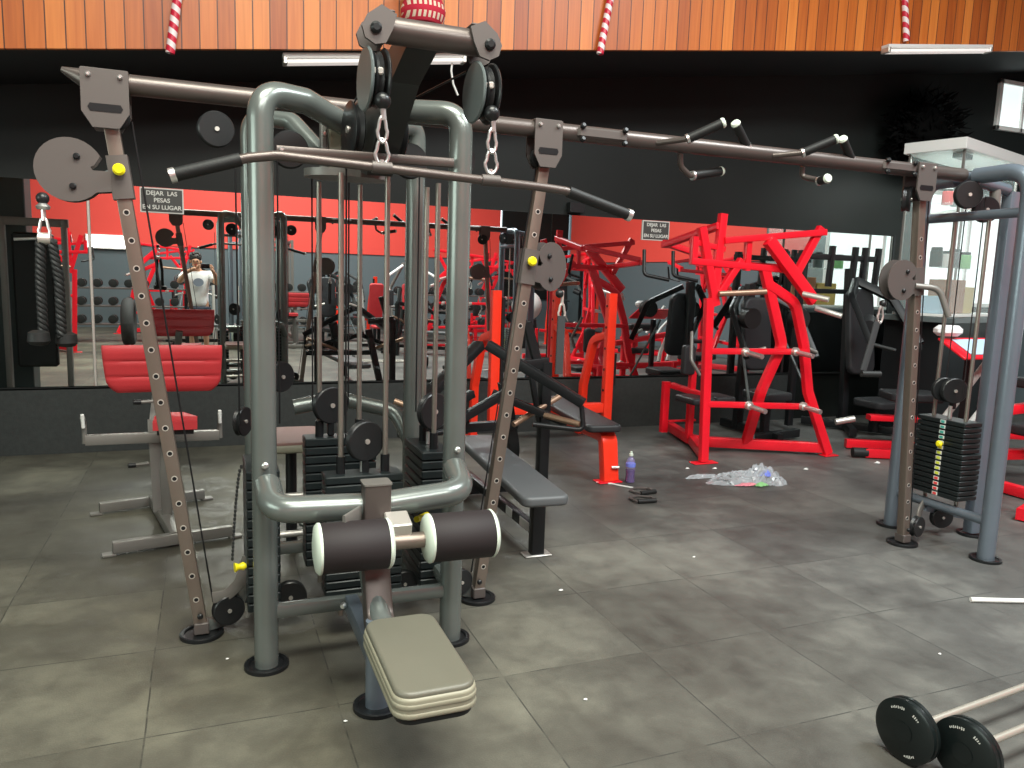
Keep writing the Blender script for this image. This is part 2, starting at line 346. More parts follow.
# windows at the right end of the back wall
def window(n, x0, x1, z0, z1):
    w = MB(); y = WY-0.02
    for a, b2, c, d in ((x0, x0+0.05, z0, z1), (x1-0.05, x1, z0, z1), (x0, x1, z0, z0+0.05), (x0, x1, z1-0.05, z1), ((x0+x1)/2-0.02, (x0+x1)/2+0.02, z0, z1)):
        w.box(((a+b2)/2, y, (c+d)/2), (b2-a, 0.05, d-c), e=0.003)
    f = struct('window_%d' % n, w, 'white')
    p = MB().box(((x0+x1)/2, y+0.01, (z0+z1)/2), (x1-x0-0.06, 0.01, z1-z0-0.06), e=0.001).build('pane', 'daypane', f, smooth=None)
M['daypane'] = mat('daylit_frosted_pane', (0.8, 0.85, 0.85), 0.3, emit=(0.80, 0.95, 0.93), es=0.62)
window(1, 8.05, 9.75, 1.35, 2.75)
window(2, 9.15, 10.05, 3.55, 4.15)
# bright shop front at the far right (seen in the mirror)
for n, (y0, y1, z0, z1) in enumerate(((3.4, 5.9, 1.0, 2.9),)):
    w = MB()
    for a, b2, c, d in ((y0, y0+0.06, z0, z1), (y1-0.06, y1, z0, z1), (y0, y1, z0, z0+0.06), (y0, y1, z1-0.06, z1), ((y0+y1)/2-0.02, (y0+y1)/2+0.02, z0, z1)):
        w.box((10.08, (a+b2)/2, (c+d)/2), (0.05, b2-a, d-c), e=0.003)
    f = struct('window_%d' % (n+3), w, 'white')
    MB().box((10.09, (y0+y1)/2, (z0+z1)/2), (0.01, y1-y0-0.08, z1-z0-0.08), e=0.001).build('pane', 'daypane', f, smooth=None)

# fluorescent fittings under the raked ceiling
def batten(x0, x1, y, label, dz=-0.045):
    z0, z1 = soff(x0)+dz, soff(x1)+dz
    t = thing('fluorescent_light', label, 'ceiling light', ((x0+x1)/2, y, (z0+z1)/2), 'fluorescent battens under the mezzanine')
    d = V(x1-x0, 0, z1-z0)
    MB().bar([V(x0, y, z0+0.02), V(x1, y, z1+0.02)], 0.09, 0.035, up=(0, 0, 1)).build('housing', 'white', t)
    MB().tube([V(x0+0.03, y-0.03, z0-0.02), V(x1-0.03, y-0.03, z1-0.02)], 0.016).build('tube', 'tube', t)
    MB().tube([V(x0+0.03, y+0.03, z0-0.02), V(x1-0.03, y+0.03, z1-0.02)], 0.016).build('tube', 'tube', t)
    for x, z in ((x0+0.015, z0), (x1-0.015, z1)): MB().box((x, y, z-0.012), (0.03, 0.10, 0.05)).build('end_cap', 'steel', t)
    return t
bat1 = batten(0.56, 1.95, 6.11, 'white fluorescent batten above and behind the pulley arm')
MB().tube(fillet([V(1.85, 6.11, 3.23), V(1.84, 6.11, 3.14), V(1.86, 6.11, 3.04), V(1.90, 6.11, 2.96)], 0.05), 0.008).build('loose_cable', 'white', bat1)
batten(6.13, 7.52, 5.945, 'white fluorescent batten at the right below the candy cane', 0.0)

# ------------------------------------------------------------------ signs
import bmesh
def text_mesh(s, size, name, parent, loc, m):
    cu = bpy.data.curves.new(name, 'FONT'); cu.body = s; cu.size = size; cu.align_x = 'CENTER'; cu.align_y = 'CENTER'; cu.extrude = 0.0015; cu.offset = size*0.022
    o = bpy.data.objects.new(name+'_src', cu); COL.objects.link(o)
    dg = bpy.context.evaluated_depsgraph_get(); me = bpy.data.meshes.new_from_object(o.evaluated_get(dg))
    bpy.data.objects.remove(o); me.materials.clear(); me.materials.append(M[m])
    r = bpy.data.objects.new(name, me); COL.objects.link(r); r.parent = parent; r.location = loc; r.rotation_euler = (math.radians(90), 0, 0)
    return r
def sign(x, z, label):
    t = thing('wall_sign', label, 'sign', (x, WY-0.03, z-0.1), 'rule signs on the mirrors')
    MB().box((x, WY-0.03, z), (0.325, 0.006, 0.20), e=0.002).build('border', 'letters', t)
    MB().box((x, WY-0.034, z), (0.305, 0.006, 0.18), e=0.002).build('panel', 'sign', t)
    for k, s in enumerate(('DEJAR  LAS', 'PESAS', 'EN SU LUGAR')):
        text_mesh(s, 0.047, 'lettering', t, (0, -0.0085, 0.1+0.056-0.056*k), 'letters')
sign(-0.315, 2.065, 'charcoal sign DEJAR LAS PESAS EN SU LUGAR beside the left perforated rail')
sign(4.36, 2.065, 'charcoal sign DEJAR LAS PESAS EN SU LUGAR above the red leverage rack')
o = MB().box((3.42, WY-0.05, 2.24), (0.16, 0.08, 0.10)).build('wall_box', 'plastic', base=(3.42, WY-0.05, 2.19)); tag(o, 'small black box fixed on the black wall near bar grip', 'box')
o = MB().tube([V(8.0, WY-0.2, 2.42), V(8.6, WY-0.2, 2.52)], 0.03).build('wall_pipe', 'white', base=(8.3, WY-0.2, 2.45)); tag(o, 'short white pipe stub projecting near the display case', 'pipe')

# ------------------------------------------------------------------ christmas decorations on the parapet
def candy(x, z, lean, label, hook=-1):
    top = V(x+lean, 5.96, z+0.46); bot = V(x, 5.96, z)
    t = thing('candy_cane', label, 'decoration', bot, 'candy canes hanging on the parapet')
    # stripes are real bands on the cane: spiral colours in one mesh each
    path = [bot.lerp(top, k/36) for k in range(37)]
    hr = 0.07
    for k in range(1, 19):
        a = math.pi*k/18; path.append(top+V(hook*(hr-hr*math.cos(a)), 0, hr*math.sin(a)))
    me = MB(); me.tube(path, 0.030, 12)
    o = me.build('stripes', 'candy_mix', t)
    return t
mc = mat('candy_stripes', (0.8, 0.8, 0.8), 0.35); M['candy_mix'] = mc
nt, N, L = nodes_of(mc); tc = N.new('ShaderNodeTexCoord'); sep = N.new('ShaderNodeSeparateXYZ'); L.new(tc.outputs['Object'], sep.inputs[0])
s_ = math_n(nt, 'FRACT', math_n(nt, 'ADD', math_n(nt, 'DIVIDE', sep.outputs[2], 0.085), math_n(nt, 'MULTIPLY', sep.outputs[0], 8.0)))
mx = N.new('ShaderNodeMix'); mx.data_type = 'RGBA'; L.new(math_n(nt, 'LESS_THAN', s_, 0.5), mx.inputs['Factor']); mx.inputs['A'].default_value = (0.85, 0.76, 0.76, 1); mx.inputs['B'].default_value = (0.60, 0.015, 0.05, 1)
L.new(mx.outputs['Result'], N['Principled BSDF'].inputs['Base Color'])
candy(-0.19, 2.97, 0.07, 'red and white candy cane hanging at the left of the parapet')
candy(3.07, 3.39, 0.075, 'red and white candy cane hanging in the middle of the parapet')
candy(6.41, 3.945, -0.09, 'red and white candy cane hanging above the right fluorescent batten', hook=1)
t = thing('knitted_bell', 'patterned red knitted bell ornament with gold ribbon on the parapet', 'decoration', (1.53, 5.93, 3.36))
mk = mat('knit_pattern', (0.6, 0.03, 0.05), 0.9, bump=0.5, bscale=90); M['knitpat'] = mk
nt, N, L = nodes_of(mk); tc = N.new('ShaderNodeTexCoord'); sep = N.new('ShaderNodeSeparateXYZ'); L.new(tc.outputs['Object'], sep.inputs[0])
zz = math_n(nt, 'FRACT', math_n(nt, 'DIVIDE', sep.outputs[2], 0.075)); xx = math_n(nt, 'FRACT', math_n(nt, 'DIVIDE', sep.outputs[0], 0.035))
dot = math_n(nt, 'MULTIPLY', math_n(nt, 'LESS_THAN', math_n(nt, 'ABSOLUTE', math_n(nt, 'SUBTRACT', zz, 0.5)), 0.25), math_n(nt, 'LESS_THAN', xx, 0.55))
mx = N.new('ShaderNodeMix'); mx.data_type = 'RGBA'; L.new(dot, mx.inputs['Factor']); mx.inputs['A'].default_value = (0.55, 0.02, 0.05, 1); mx.inputs['B'].default_value = (0.8, 0.65, 0.5, 1)
L.new(mx.outputs['Result'], N['Principled BSDF'].inputs['Base Color'])
MB().lathe([(0.02, 0.30), (0.07, 0.29), (0.13, 0.19), (0.165, 0.10), (0.16, 0.05), (0.12, 0.0), (0.03, -0.01)], (1.53, 5.82, 3.36)).build('body', 'knitpat', t)
MB().lathe([(0.12, 0.27), (0.14, 0.255), (0.145, 0.235), (0.13, 0.22)], (1.53, 5.82, 3.36)).build('ribbon', 'gold', t)

# ------------------------------------------------------------------ shared machine pieces
def pulley(parent, c, ax, r=0.06, t=0.032, m='plastic', name='pulley'):
    ax = Vector(ax).normalized()
    p = MB().lathe([(r*0.25, -t*0.5), (r*0.94, -t*0.5), (r, -t*0.38), (r*0.90, 0), (r, t*0.38), (r*0.94, t*0.5), (r*0.25, t*0.5)], c, ax, 30).build(name, m, parent)
    b_ = MB(); b_.cyl(Vector(c)-ax*(t*0.5+0.006), Vector(c)+ax*(t*0.5+0.006), r*0.13, n=10)
    b_.build('axle_bolt', 'steel', p)
    return p
def stack(parent, x0, x1, y0, y1, zs, zt, n, heavy=True):
    h = (zt-zs)/n
    for k in range(n):
        MB().box(((x0+x1)/2, (y0+y1)/2, zs+h*(k+0.5)), (x1-x0, y1-y0, h*0.86), e=0.004).build('weight_plate', 'cast', parent)
def bolt(mb, c, ax, r=0.009, t=0.008):
    c = Vector(c); ax = Vector(ax).normalized(); mb.lathe([(r, 0), (r, t*0.6), (r*0.6, t)], c, ax, 12)
def carabiner(mb, top, h=0.10, w=0.036):
    t = Vector(top)
    pts = [t+V(w*0.5*math.sin(a)*(1.0 if math.cos(a) < 0 else 0.75), 0, -h/2+h/2*math.cos(a)) for a in [2*math.pi*k/22 for k in range(23)]]
    mb.tube(pts, 0.0055, 8)
def foot(mb, x, y, r=0.075):
    mb.lathe([(r, 0), (r, 0.010), (r-0.012, 0.016), (r*0.55, 0.018)], (x, y, 0.0005), (0, 0, 1), 28)
def rail(parent, bot, top, knob_z=None, n_holes=17, wid=0.052):
    """perforated steel rail; holes are dark sleeves with bright collars"""
    bot = Vector(bot); top = Vector(top); d = (top-bot); L_ = d.length; d.normalize()
    r_ = MB().bar([bot, top], wid, 0.05, up=(0, 1, 0)).build('perforated_rail', 'rail', parent)
    step = (L_-0.25)/n_holes
    for k in range(n_holes):
        p = bot+d*(0.14+step*k)+V(0, -0.0252, 0)
        h = MB().lathe([(0.0125, 0), (0.0120, 0.0014), (0.0086, 0.0014), (0.0084, 0.0006), (0.0001, 0.0005)], p, (0, -1, 0), 16).build('hole', 'steel', r_)
        h.data.materials.append(M['black'])
        for f in h.data.polygons:
            if (f.center.xz - (p-parent.location).xz).length < 0.0075: f.material_index = 1
    return r_
def bolts(parent, lst, m='chrome', r=0.009, t=0.012, name='bolt'):
    for c, ax in lst:
        q = MB(); bolt(q, c, ax, r, t); q.build(name, m, parent)
def footplate(parent, x, y, r=0.085):
    MB().lathe([(r, 0), (r, 0.014), (r-0.006, 0.017), (r-0.016, 0.015), (r-0.020, 0.008), (r*0.3, 0.008)], (x, y, 0.0005), (0, 0, 1), 32).build('foot_plate', 'black', parent)
def bracket(parent, x, y, z, w=0.17):
    """saddle plate over the beam with hanging slotted cheek"""
    p = [(-w/2, 0.040), (w/2, 0.040), (w/2, -0.110), (w*0.28, -0.165), (-w*0.28, -0.165), (-w/2, -0.110)]
    b_ = MB().prism(p, (x, y-0.046, z), (1, 0, 0), (0, 0, 1), 0.010).prism(p, (x, y+0.046, z), (1, 0, 0), (0, 0, 1), 0.012)
    b_.box((x, y, z+0.040), (w, 0.10, 0.008))
    br = b_.build('beam_bracket', 'plate', parent, smooth=None)
    bolts(br, [((x-w*0.33, y-0.051, z+0.018), (0, -1, 0)), ((x+w*0.33, y-0.051, z+0.018), (0, -1, 0))])
    s = MB().prism([(a*w*0.32, b2*0.014) for a, b2 in ((-1, -1), (1, -1), (1.15, 0), (1, 1), (-1, 1), (-1.15, 0))], (x, y-0.0518, z-0.095), (1, 0, 0), (0, 0, 1), 0.002)
    s.build('slot', 'black', br)
    return br
def kidney(parent, c, side, r=0.115, yaw=0.0):
    """double cheek plate with two pulleys; mouth opens towards the rail; side=+1 rail lies at +x"""
    c = Vector(c); pts = []
    ex = V(math.cos(yaw), math.sin(yaw), 0); nf = V(math.sin(yaw), -math.cos(yaw), 0)
    for k in range(26):
        a = math.radians(28 + (318-28)*k/25); pts.append((side*r*math.cos(a), r*math.sin(a)))
    pts += [(side*r*1.18, -r*0.62), (side*r*1.18, r*0.02), (side*r*0.66, r*0.02), (side*r*0.60, r*0.12), (side*r*0.72, r*0.20)]
    if side < 0: pts = pts[::-1]
    t = parent
    k_ = MB().prism(pts, c+nf*0.03, ex, (0, 0, 1), 0.007).prism(pts, c-nf*0.03, ex, (0, 0, 1), 0.007)
    cp = k_.build('cheek_plate', 'plate', t, smooth=None)
    bolts(cp, [(c+nf*0.034+ex*side*r*a+V(0, 0, r*b2), tuple(nf)) for a, b2 in ((0.22, 0.42), (0.08, -0.52))], 'black', 0.012)
    for a, b2 in ((0.10, 0.30), (-0.05, -0.45)):
        pulley(t, c+ex*side*r*a+V(0, 0, r*b2), nf, 0.055, 0.03)
    return cp
def carriage(parent, p, d, kid_c, side, knob=True):
    p = Vector(p); d = Vector(d).normalized()
    ca = MB().bar([p-d*0.085, p+d*0.075], 0.074, 0.066, up=(0, 1, 0)).build('rail_carriage', 'plate', parent)
    MB().bar([p+V(0, 0, 0.02), Vector(kid_c)+V(side*0.10, 0, -0.02)], 0.03, 0.06, up=(0, 1, 0)).build('hinge_arm', 'gplastic', ca)
    if knob:
        MB().lathe([(0.012, 0), (0.021, 0.012), (0.022, 0.024), (0.014, 0.032)], p+V(0, -0.034, 0.02), (0, -1, 0), 18).build('adjust_knob', 'yellow', ca)
    return ca
def cable(parent, pts, r=0.0035, name='cable'):
    return MB().tube([Vector(p) for p in pts], r, 6).build(name, 'black', parent)

# ------------------------------------------------------------------ MAIN CABLE STATION
A = thing('cable_station', 'large dark grey four-stack cable station with stone-coloured pulldown seat', 'gym machine', (0.575, 3.33, 0))
def G(z, y): return z
FLx, FRx, Fy, By = 0.193, 0.943, 2.98, 3.68
R_ = 0.046
def upright(pts, r=R_, fil=0.17, m='grey'):
    footplate(A, pts[0][0], pts[0][1]); return MB().tube(fillet(pts, fil, 12), r, 20).build('upright', m, A)
upright([V(FLx, Fy, 0.004), V(FLx, Fy, 2.17), V(0.36, 3.08, 2.175), V(0.53, 3.22, 2.13)], fil=[0.14, 0.1])
upright([V(FRx, Fy, 0.004), V(FRx, Fy, 2.17), V(0.80, 3.08, 2.18), V(0.64, 3.22, 2.19)], fil=[0.14, 0.1])
upright([V(FLx, By, 0.004), V(FLx, By, 2.21), V(0.36, 3.60, 2.19), V(0.53, 3.42, 1.97)], r=0.04, fil=[0.12, 0.08])
upright([V(FRx, By, 0.004), V(FRx, By, 2.24), V(0.80, 3.60, 2.20), V(0.63, 3.42, 2.0)], r=0.046, fil=[0.12, 0.08])
# lower and upper rungs
for a, b2, nm in ((V(FLx, Fy, 0.225), V(FRx, Fy, 0.225), 'lower_crossbar'), (V(FLx, By, 0.225), V(FRx, By, 0.225), 'lower_crossbar'),
              (V(FLx, Fy, 0.235), V(FLx, By, 0.235), 'side_crossbar'), (V(FRx, Fy, 0.235), V(FRx, By, 0.235), 'side_crossbar')):
    MB().bar([a, b2], 0.05, 0.06, r=0.018).build(nm, 'grey', A)
MB().bar([V(0.245, 2.935, 1.965), V(0.90, 2.935, 1.975)], 0.02, 0.036, r=0.008).build('upper_crossbar', 'brown', A)
bolts(A, [((0.262, 2.925, 1.968), (0, -1, 0))])
# hub: plates and oval
MB().box((0.455, 3.28, 2.06), (0.022, 0.06, 0.24)).build('hub_plate', 'silver', A)
MB().box((0.545, 3.28, 2.06), (0.022, 0.06, 0.24)).build('hub_plate', 'silver', A)
MB().box((0.50, 3.28, 2.06), (0.05, 0.05, 0.23)).build('hub_post', 'seatside', A)
ov = MB().sweep([V(0.555, 3.30, 1.925), V(0.555, 3.30, 1.955)], circ(0.175, 36, 0.12), up=(0, 1, 0)); ov.build('oval_top_plate', 'silver', A)
bolts(A, [(p, (0, -1, 0)) for p in ((0.455, 3.248, 2.09), (0.545, 3.248, 2.09))])
# central spine behind the lat stack
# pulldown boom
bm_ = MB().prism([(3.26, 1.96), (3.26, 2.20), (2.62, 2.30), (2.42, 2.30), (2.42, 2.245), (2.66, 2.18), (2.92, 2.02), (3.06, 1.92)], (0.64, 0, 0), (0, 1, 0), (0, 0, 1), 0.10)
bm_.build('boom_arm', 'dark_metal', A, smooth=None)  # shadow on the boom is put into its colour
bt = MB().cyl((0.50, 2.43, 2.275), (0.83, 2.43, 2.275), 0.040, n=22).build('boom_head', 'brown', A)
for x, s in ((0.488, -1), (0.835, 1)):  # bracket heads
    pl = [(-0.058, 0.040), (-0.012, 0.062), (0.030, 0.030), (0.046, -0.004), (0.036, -0.036), (0.006, -0.052), (-0.026, -0.044), (-0.046, -0.004)]
    MB().prism(pl, (x, 2.385, 2.268), (s, 0, 0), (0, 0, 1), 0.012).prism(pl, (x, 2.475, 2.268), (s, 0, 0), (0, 0, 1), 0.012).box((x-s*0.030, 2.43, 2.318), (0.05, 0.09, 0.008)).build('head_bracket', 'plate', A, smooth=None)
    q = MB(); q.lathe([(0.017, 0), (0.017, 0.008), (0.010, 0.014)], (x+s*0.005, 2.379, 2.262), (0, -1, 0), 16); q.build('pivot_cap', 'black', A)
    ax = (1.0, 0.06, 0)
    pc = V(x, 2.43, 2.125)
    pulley(A, pc, ax, 0.083, 0.028)
    a_ = Vector(ax).normalized()
    for s2, mm_ in ((-1, 'gplastic'), (1, 'plastic')):
        MB().disc(pc+a_*s2*0.026, ax, 0.095, 0.010).build('pulley_guard', mm_, A)
    MB().box(pc+V(0.005, -0.055, 0.01), (0.032, 0.05, 0.022), Rz(-0.37)).build('guide_block', 'steel', A)
    MB().ball(pc+V(0.015, -0.06, -0.070), 0.025).build('stop_ball', 'plastic', A)
    cable(A, [pc+V(0.012, -0.06, 0.0), pc+V(0.012, -0.06, -0.12)])
# big guide pulleys by the hub
for x, y, z in ((0.53, 3.02, 2.075), (0.70, 3.06, 2.075)):
    pulley(A, (x, y, z), (1, 0.1, 0), 0.105, 0.04)
for x, y, z in ((0.33, 3.35, 2.03), (0.84, 3.38, 2.03)): pulley(A, (x, y, z), (0, 1, 0), 0.075, 0.035)
cable(A, [V(0.80, 2.48, 2.20), V(0.70, 3.05, 2.18)]); cable(A, [V(0.50, 2.48, 2.20), V(0.53, 3.0, 2.17)])
# lateral beam pulleys
# stacks, rods, pulleys
def station(x0, x1, y0, y1, zs, zt, n, rods, pul, pax, m='chrome', rtop=1.93):
    stack(A, x0, x1, y0, y1, zs, zt, n)
    for x, y in rods:
        MB().cyl((x, y, 0.10), (x, y, rtop), 0.0115, n=12).build('guide_rod', 'rod', A)
        MB().cyl((x, y, zt-0.003), (x, y, zt+0.07), 0.019, n=14).build('rod_bushing', 'black', A)
    cx_, cy_ = (x0+x1)/2, (y0+y1)/2
    MB().cyl((cx_, cy_, zt), (cx_, cy_, zt+0.055), 0.011, n=10).build('lift_stem', 'chrome', A)
    pulley(A, pul, pax, 0.085, 0.035, 'plastic', 'travelling_pulley')
    p = Vector(pul); MB().box(p+V(0, 0, -0.095), (0.03, 0.03, 0.09)).build('pulley_yoke', 'black', A)
    cable(A, [V(pul[0]-0.08, pul[1], pul[2]), V(pul[0]-0.08, pul[1], 1.98)]); cable(A, [V(pul[0]+0.08, pul[1], pul[2]), V(pul[0]+0.08, pul[1], 1.98)])
station(0.435, 0.755, 3.08, 3.20, 0.20, 0.72, 14, ((0.505, 3.14), (0.69, 3.14)), (0.605, 3.14, 0.85), (0.35, -0.93, 0))
station(0.40, 0.72, 3.46, 3.58, 0.20, 0.80, 15, ((0.47, 3.52), (0.65, 3.52)), (0.52, 3.52, 0.94), (0.35, -0.93, 0))
station(0.135, 0.265, 3.17, 3.49, 0.14, 0.74, 15, ((0.20, 3.24), (0.20, 3.42)), (0.20, 3.33, 0.90), (1, 0.1, 0))
station(0.86, 1.0, 3.17, 3.49, 0.16, 0.78, 15, ((0.93, 3.24), (0.93, 3.42)), (0.95, 3.33, 0.93), (0.45, -0.9, 0))
# left stack: selector pin on chain
MB().lathe([(0.010, 0), (0.017, 0.01), (0.012, 0.028), (0.020, 0.045)], (0.13, 3.18, 0.345), (-1, -0.2, 0), 16).build('selector_pin', 'yellow', A)
MB().cyl((0.80, 2.86, 0.60), (0.74, 2.80, 0.605), 0.012).build('selector_pin', 'yellow', A)
ch = MB()
for k in range(24):
    z = 0.76-k*0.0165; x = 0.118-0.040*(k/23)**0.6; ch.lathe([(0.004, -0.0075), (0.0065, 0), (0.004, 0.0075)], (x, 3.18, z), (0, 0, 1), 6)
ch.build('pin_chain', 'dark_metal', A)
# curved front tube
ct = fillet([V(0.200, 2.925, 0.745), V(0.205, 2.755, 0.700), V(0.575, 2.73, 0.695), V(0.915, 2.755, 0.715), V(0.930, 2.925, 0.765)], [0.13, 0.3, 0.13], 10)
MB().sweep(ct, circ(0.050, 22, 0.050)).build('front_bow_tube', 'grey', A)
bolts(A, [((x, 2.934, z), (0, -1, 0)) for x, z in ((0.193, 0.82), (0.193, 0.655), (0.943, 0.84))], 'chrome', 0.013, 0.014)
# seat column
MB().bar(fillet([V(0.562, 2.70, 0.79), V(0.560, 2.70, 0.46), V(0.558, 2.62, 0.30), V(0.558, 2.50, 0.27)], [0.2, 0.1], 8), 0.098, 0.085, up=(0, 1, 0), r=0.01).build('knee_column', 'brown', A)
MB().bar([V(0.562, 2.70, 0.79), V(0.562, 2.70, 0.796)], 0.104, 0.09, up=(0, 1, 0), r=0.01).build('column_cap', 'silver', A)
sw = fillet([V(0.545, 2.76, 0.62), V(0.545, 2.72, 0.42), V(0.56, 2.56, 0.30), V(0.57, 2.30, 0.325)], 0.15, 8)
MB().sweep(sw, circ(0.040, 16)).build('seat_neck', 'grey', A)
MB().sweep([V(0.545, 2.56, 0.005), V(0.545, 2.56, 0.33)], circ(0.045, 18, 0.036)).build('seat_post', 'blue', A); footplate(A, 0.545, 2.56, 0.088)
MB().bar([V(0.52, 2.97, 0.225), V(0.545, 2.58, 0.16)], 0.05, 0.07).build('seat_strut', 'blue', A)
q = MB(); q.lathe([(0.013, 0), (0.013, 0.01), (0.008, 0.018)], (0.485, 2.93, 0.235), (-0.6, -1, 0), 12); q.build('bolt', 'chrome', A)
st = MB().pad((0.574, 2.145, 0.372), 0.243, 0.50, 0.062, rc=0.055, e=0.010).build('seat', 'seatside', A)
for zz in (0.352, 0.378): MB().pad((0.574, 2.145, zz), 0.2475, 0.5045, 0.022, rc=0.056, e=0.009).build('seat_piping', 'seatside', st)
MB().pad((0.574, 2.145, 0.403), 0.232, 0.487, 0.03, rc=0.05, e=0.012).build('seat_top', 'seat', st)
MB().pad((0.574, 2.145, 0.330), 0.225, 0.48, 0.018, rc=0.05, e=0.004).build('seat_board', 'black', st)
MB().bar([V(0.572, 2.42, 0.30), V(0.572, 1.98, 0.305)], 0.08, 0.035).build('seat_bracket', 'blue', A)
# thigh rollers
MB().cyl((0.348, 2.60, 0.600), (0.97, 2.60, 0.592), 0.029, n=18).build('roller_axle', 'rail', A)
for x0, x1 in ((0.345, 0.585), (0.735, 0.975)):
    r = MB().lathe([(0.055, -0.003), (0.084, 0.0), (0.088, 0.006), (0.088, x1-x0-0.006), (0.084, x1-x0), (0.055, x1-x0+0.003)], (x0, 2.60, 0.598), (1, 0, -0.012), 34).build('thigh_roller', 'foam', A)
    for x, s in ((x0, -1), (x1-0.003, 1)):
        MB().lathe([(0.0893, -0.004), (0.0895, 0.004), (0.080, 0.013), (0.045, 0.019), (0.001, 0.020)], (x, 2.60, 0.598-0.012*(x-x0)), (s, 0, 0), 34).build('roller_cap', 'cap', r)
MB().box((0.625, 2.625, 0.655), (0.085, 0.09, 0.05), Rx(0.3)).build('roller_clamp', 'steel', A)
MB().sweep([V(0.50, 2.68, 0.685), V(0.43, 2.60, 0.68)], rrect(0.012, 0.06, 0.005)).build('adjust_plate', 'silver', A)
# left rail and right rail
def rail_set(parent, bx, tx, y, kid, side, cz, bpx, bpr, knob=True, zt=2.06, yaw=0.0):
    bot = V(bx, y, 0.03); top = V(tx, y, zt)
    rail(parent, bot, top)
    d = (top-bot).normalized(); s = (cz-bot.z)/d.z; p = bot+d*s
    carriage(parent, p, d, kid, side, knob)
    kidney(parent, kid, side, yaw=yaw)
    footplate(parent, bx, y, 0.088)
    MB().box((bx, y, 0.04), (0.06, 0.07, 0.05)).build('foot_clevis', 'plate', parent)
    bolts(parent, [((bx-0.004, y-0.036, 0.10), (0, -1, 0))], 'black', 0.012)
    pulley(parent, (bpx, y, 0.10), (0.25, -0.97, 0), bpr, 0.04)
    # taut cable alongside the rail
    off = 0.05 if side > 0 else -0.05
    cable(parent, [top+V(off+0.02, 0, 0.02), V(bpx-math.copysign(bpr*0.9, off), y, 0.14)])
    # top idler
    pulley(parent, (tx+off*0.4, y+0.0, 2.09), (0, 1, 0), 0.045, 0.026)
rail_set(A, -0.045, -0.315, 3.335, V(-0.455, 3.335, 1.885), 1, 1.875, 0.062, 0.066)
rail_set(A, 1.19, 1.452, 3.335, V(1.515, 3.395, 1.60), -1, 1.60, 1.10, 0.062, yaw=math.radians(28))
# lower connectors from rails to tower
MB().bar(fillet([V(-0.03, 3.36, 0.03), V(0.08, 3.36, 0.05), V(0.12, 3.36, 0.16), V(0.19, 3.36, 0.23)], 0.08), 0.03, 0.05).build('rail_tie', 'grey', A)
MB().sweep(fillet([V(0.0, 3.32, 0.165), V(0.06, 3.32, 0.17), V(0.11, 3.32, 0.22), V(0.145, 3.32, 0.33)], 0.06), rrect(0.05, 0.010, 0.004), up=(0, 1, 0)).build('pulley_guard_strip', 'silver', A)
MB().bar(fillet([V(1.17, 3.36, 0.03), V(1.07, 3.36, 0.05), V(1.03, 3.36, 0.16), V(0.96, 3.36, 0.23)], 0.08), 0.03, 0.05).build('rail_tie', 'grey', A)
pulley(A, (0.315, 3.30, 0.14), (0, 1, 0), 0.07, 0.035); pulley(A, (0.82, 3.30, 0.14), (0, 1, 0), 0.06, 0.035)
pulley(A, (0.05, 3.30, 2.075), (0.2, -0.95, 0), 0.068, 0.035); pulley(A, (1.07, 3.36, 2.055), (0.4, -0.9, 0), 0.068, 0.035)
pulley(A, (0.14, 3.52, 0.88), (0.8, -0.5, 0), 0.065, 0.03)
# rear row station: seat, arms
MB().bar([V(0.575, 3.68, 0.23), V(0.575, 4.75, 0.10)], 0.08, 0.06).build('rear_spine', 'grey', A)
mb = MB().cyl((0.575, 4.70, 0.0), (0.575, 4.70, 0.42), 0.035); foot(mb, 0.575, 4.70); mb.build('rear_seat_post', 'grey', A)
s2 = MB().pad((0.40, 4.30, 0.615), 0.40, 0.46, 0.05, rc=0.06).build('rear_seat', 'seatside', A)
MB().pad((0.40, 4.30, 0.638), 0.385, 0.445, 0.02, rc=0.055, e=0.006).build('seat_top', 'bronze_v', s2)
MB().cyl((0.42, 4.30, 0.0), (0.42, 4.30, 0.595), 0.03).build('rear_seat_post', 'black', A)
for z in (0.40, 0.20): MB().tube([V(0.22, 3.95, z), V(0.55, 3.95, z)], 0.017).build('rear_handle', 'steel', A)
MB().sweep(fillet([V(0.40, 3.95, 0.86), V(0.62, 3.95, 0.90), V(0.90, 3.85, 0.84), V(0.95, 3.72, 0.70)], 0.12), circ(0.04, 16)).build('rear_bow_tube', 'grey', A)
pulley(A, (0.33, 3.85, 1.03), (0.6, -0.8, 0), 0.075, 0.035)

# ------------------------------------------------------------------ CROSSOVER BEAM with pull-up grips
B = thing('crossover_beam', 'long brown-grey overhead beam with angled pull-up grips between the cable towers', 'gym machine', (1.8, 3.33, 2.19))
bz = lambda x: 2.211+0.0015*(x+0.4)
MB().tube([V(-0.40, 3.33, bz(-0.4)), V(4.12, 3.33, bz(4.12))], 0.038, 20).build('beam', 'brown', B)
MB().sweep([V(-0.47, 3.33, bz(-0.4)+0.03), V(-0.40, 3.33, bz(-0.4)+0.008), V(-0.39, 3.33, bz(-0.4))], circ(0.038, 20), scale=[0.25, 0.9, 1.02]).build('cut_end', 'brown', B)
for x0, x1 in ((1.60, 1.86), (3.46, 3.70)):
    c = MB().box(((x0+x1)/2, 3.33, bz(x0)), (x1-x0, 0.10, 0.05), e=0.01).build('splice_clamp', 'plate', B)
    bolts(c, [((x, 3.28, bz(x)+dz), (0, -1, 0.4)) for x in (x0+0.02, x1-0.02) for dz in (0.025, -0.035)], 'black', 0.014, 0.016)
for x, w_ in ((-0.327, 0.158), (1.452, 0.135), (3.785, 0.14)): bracket(B, x, 3.33, bz(x)-0.005, w_)
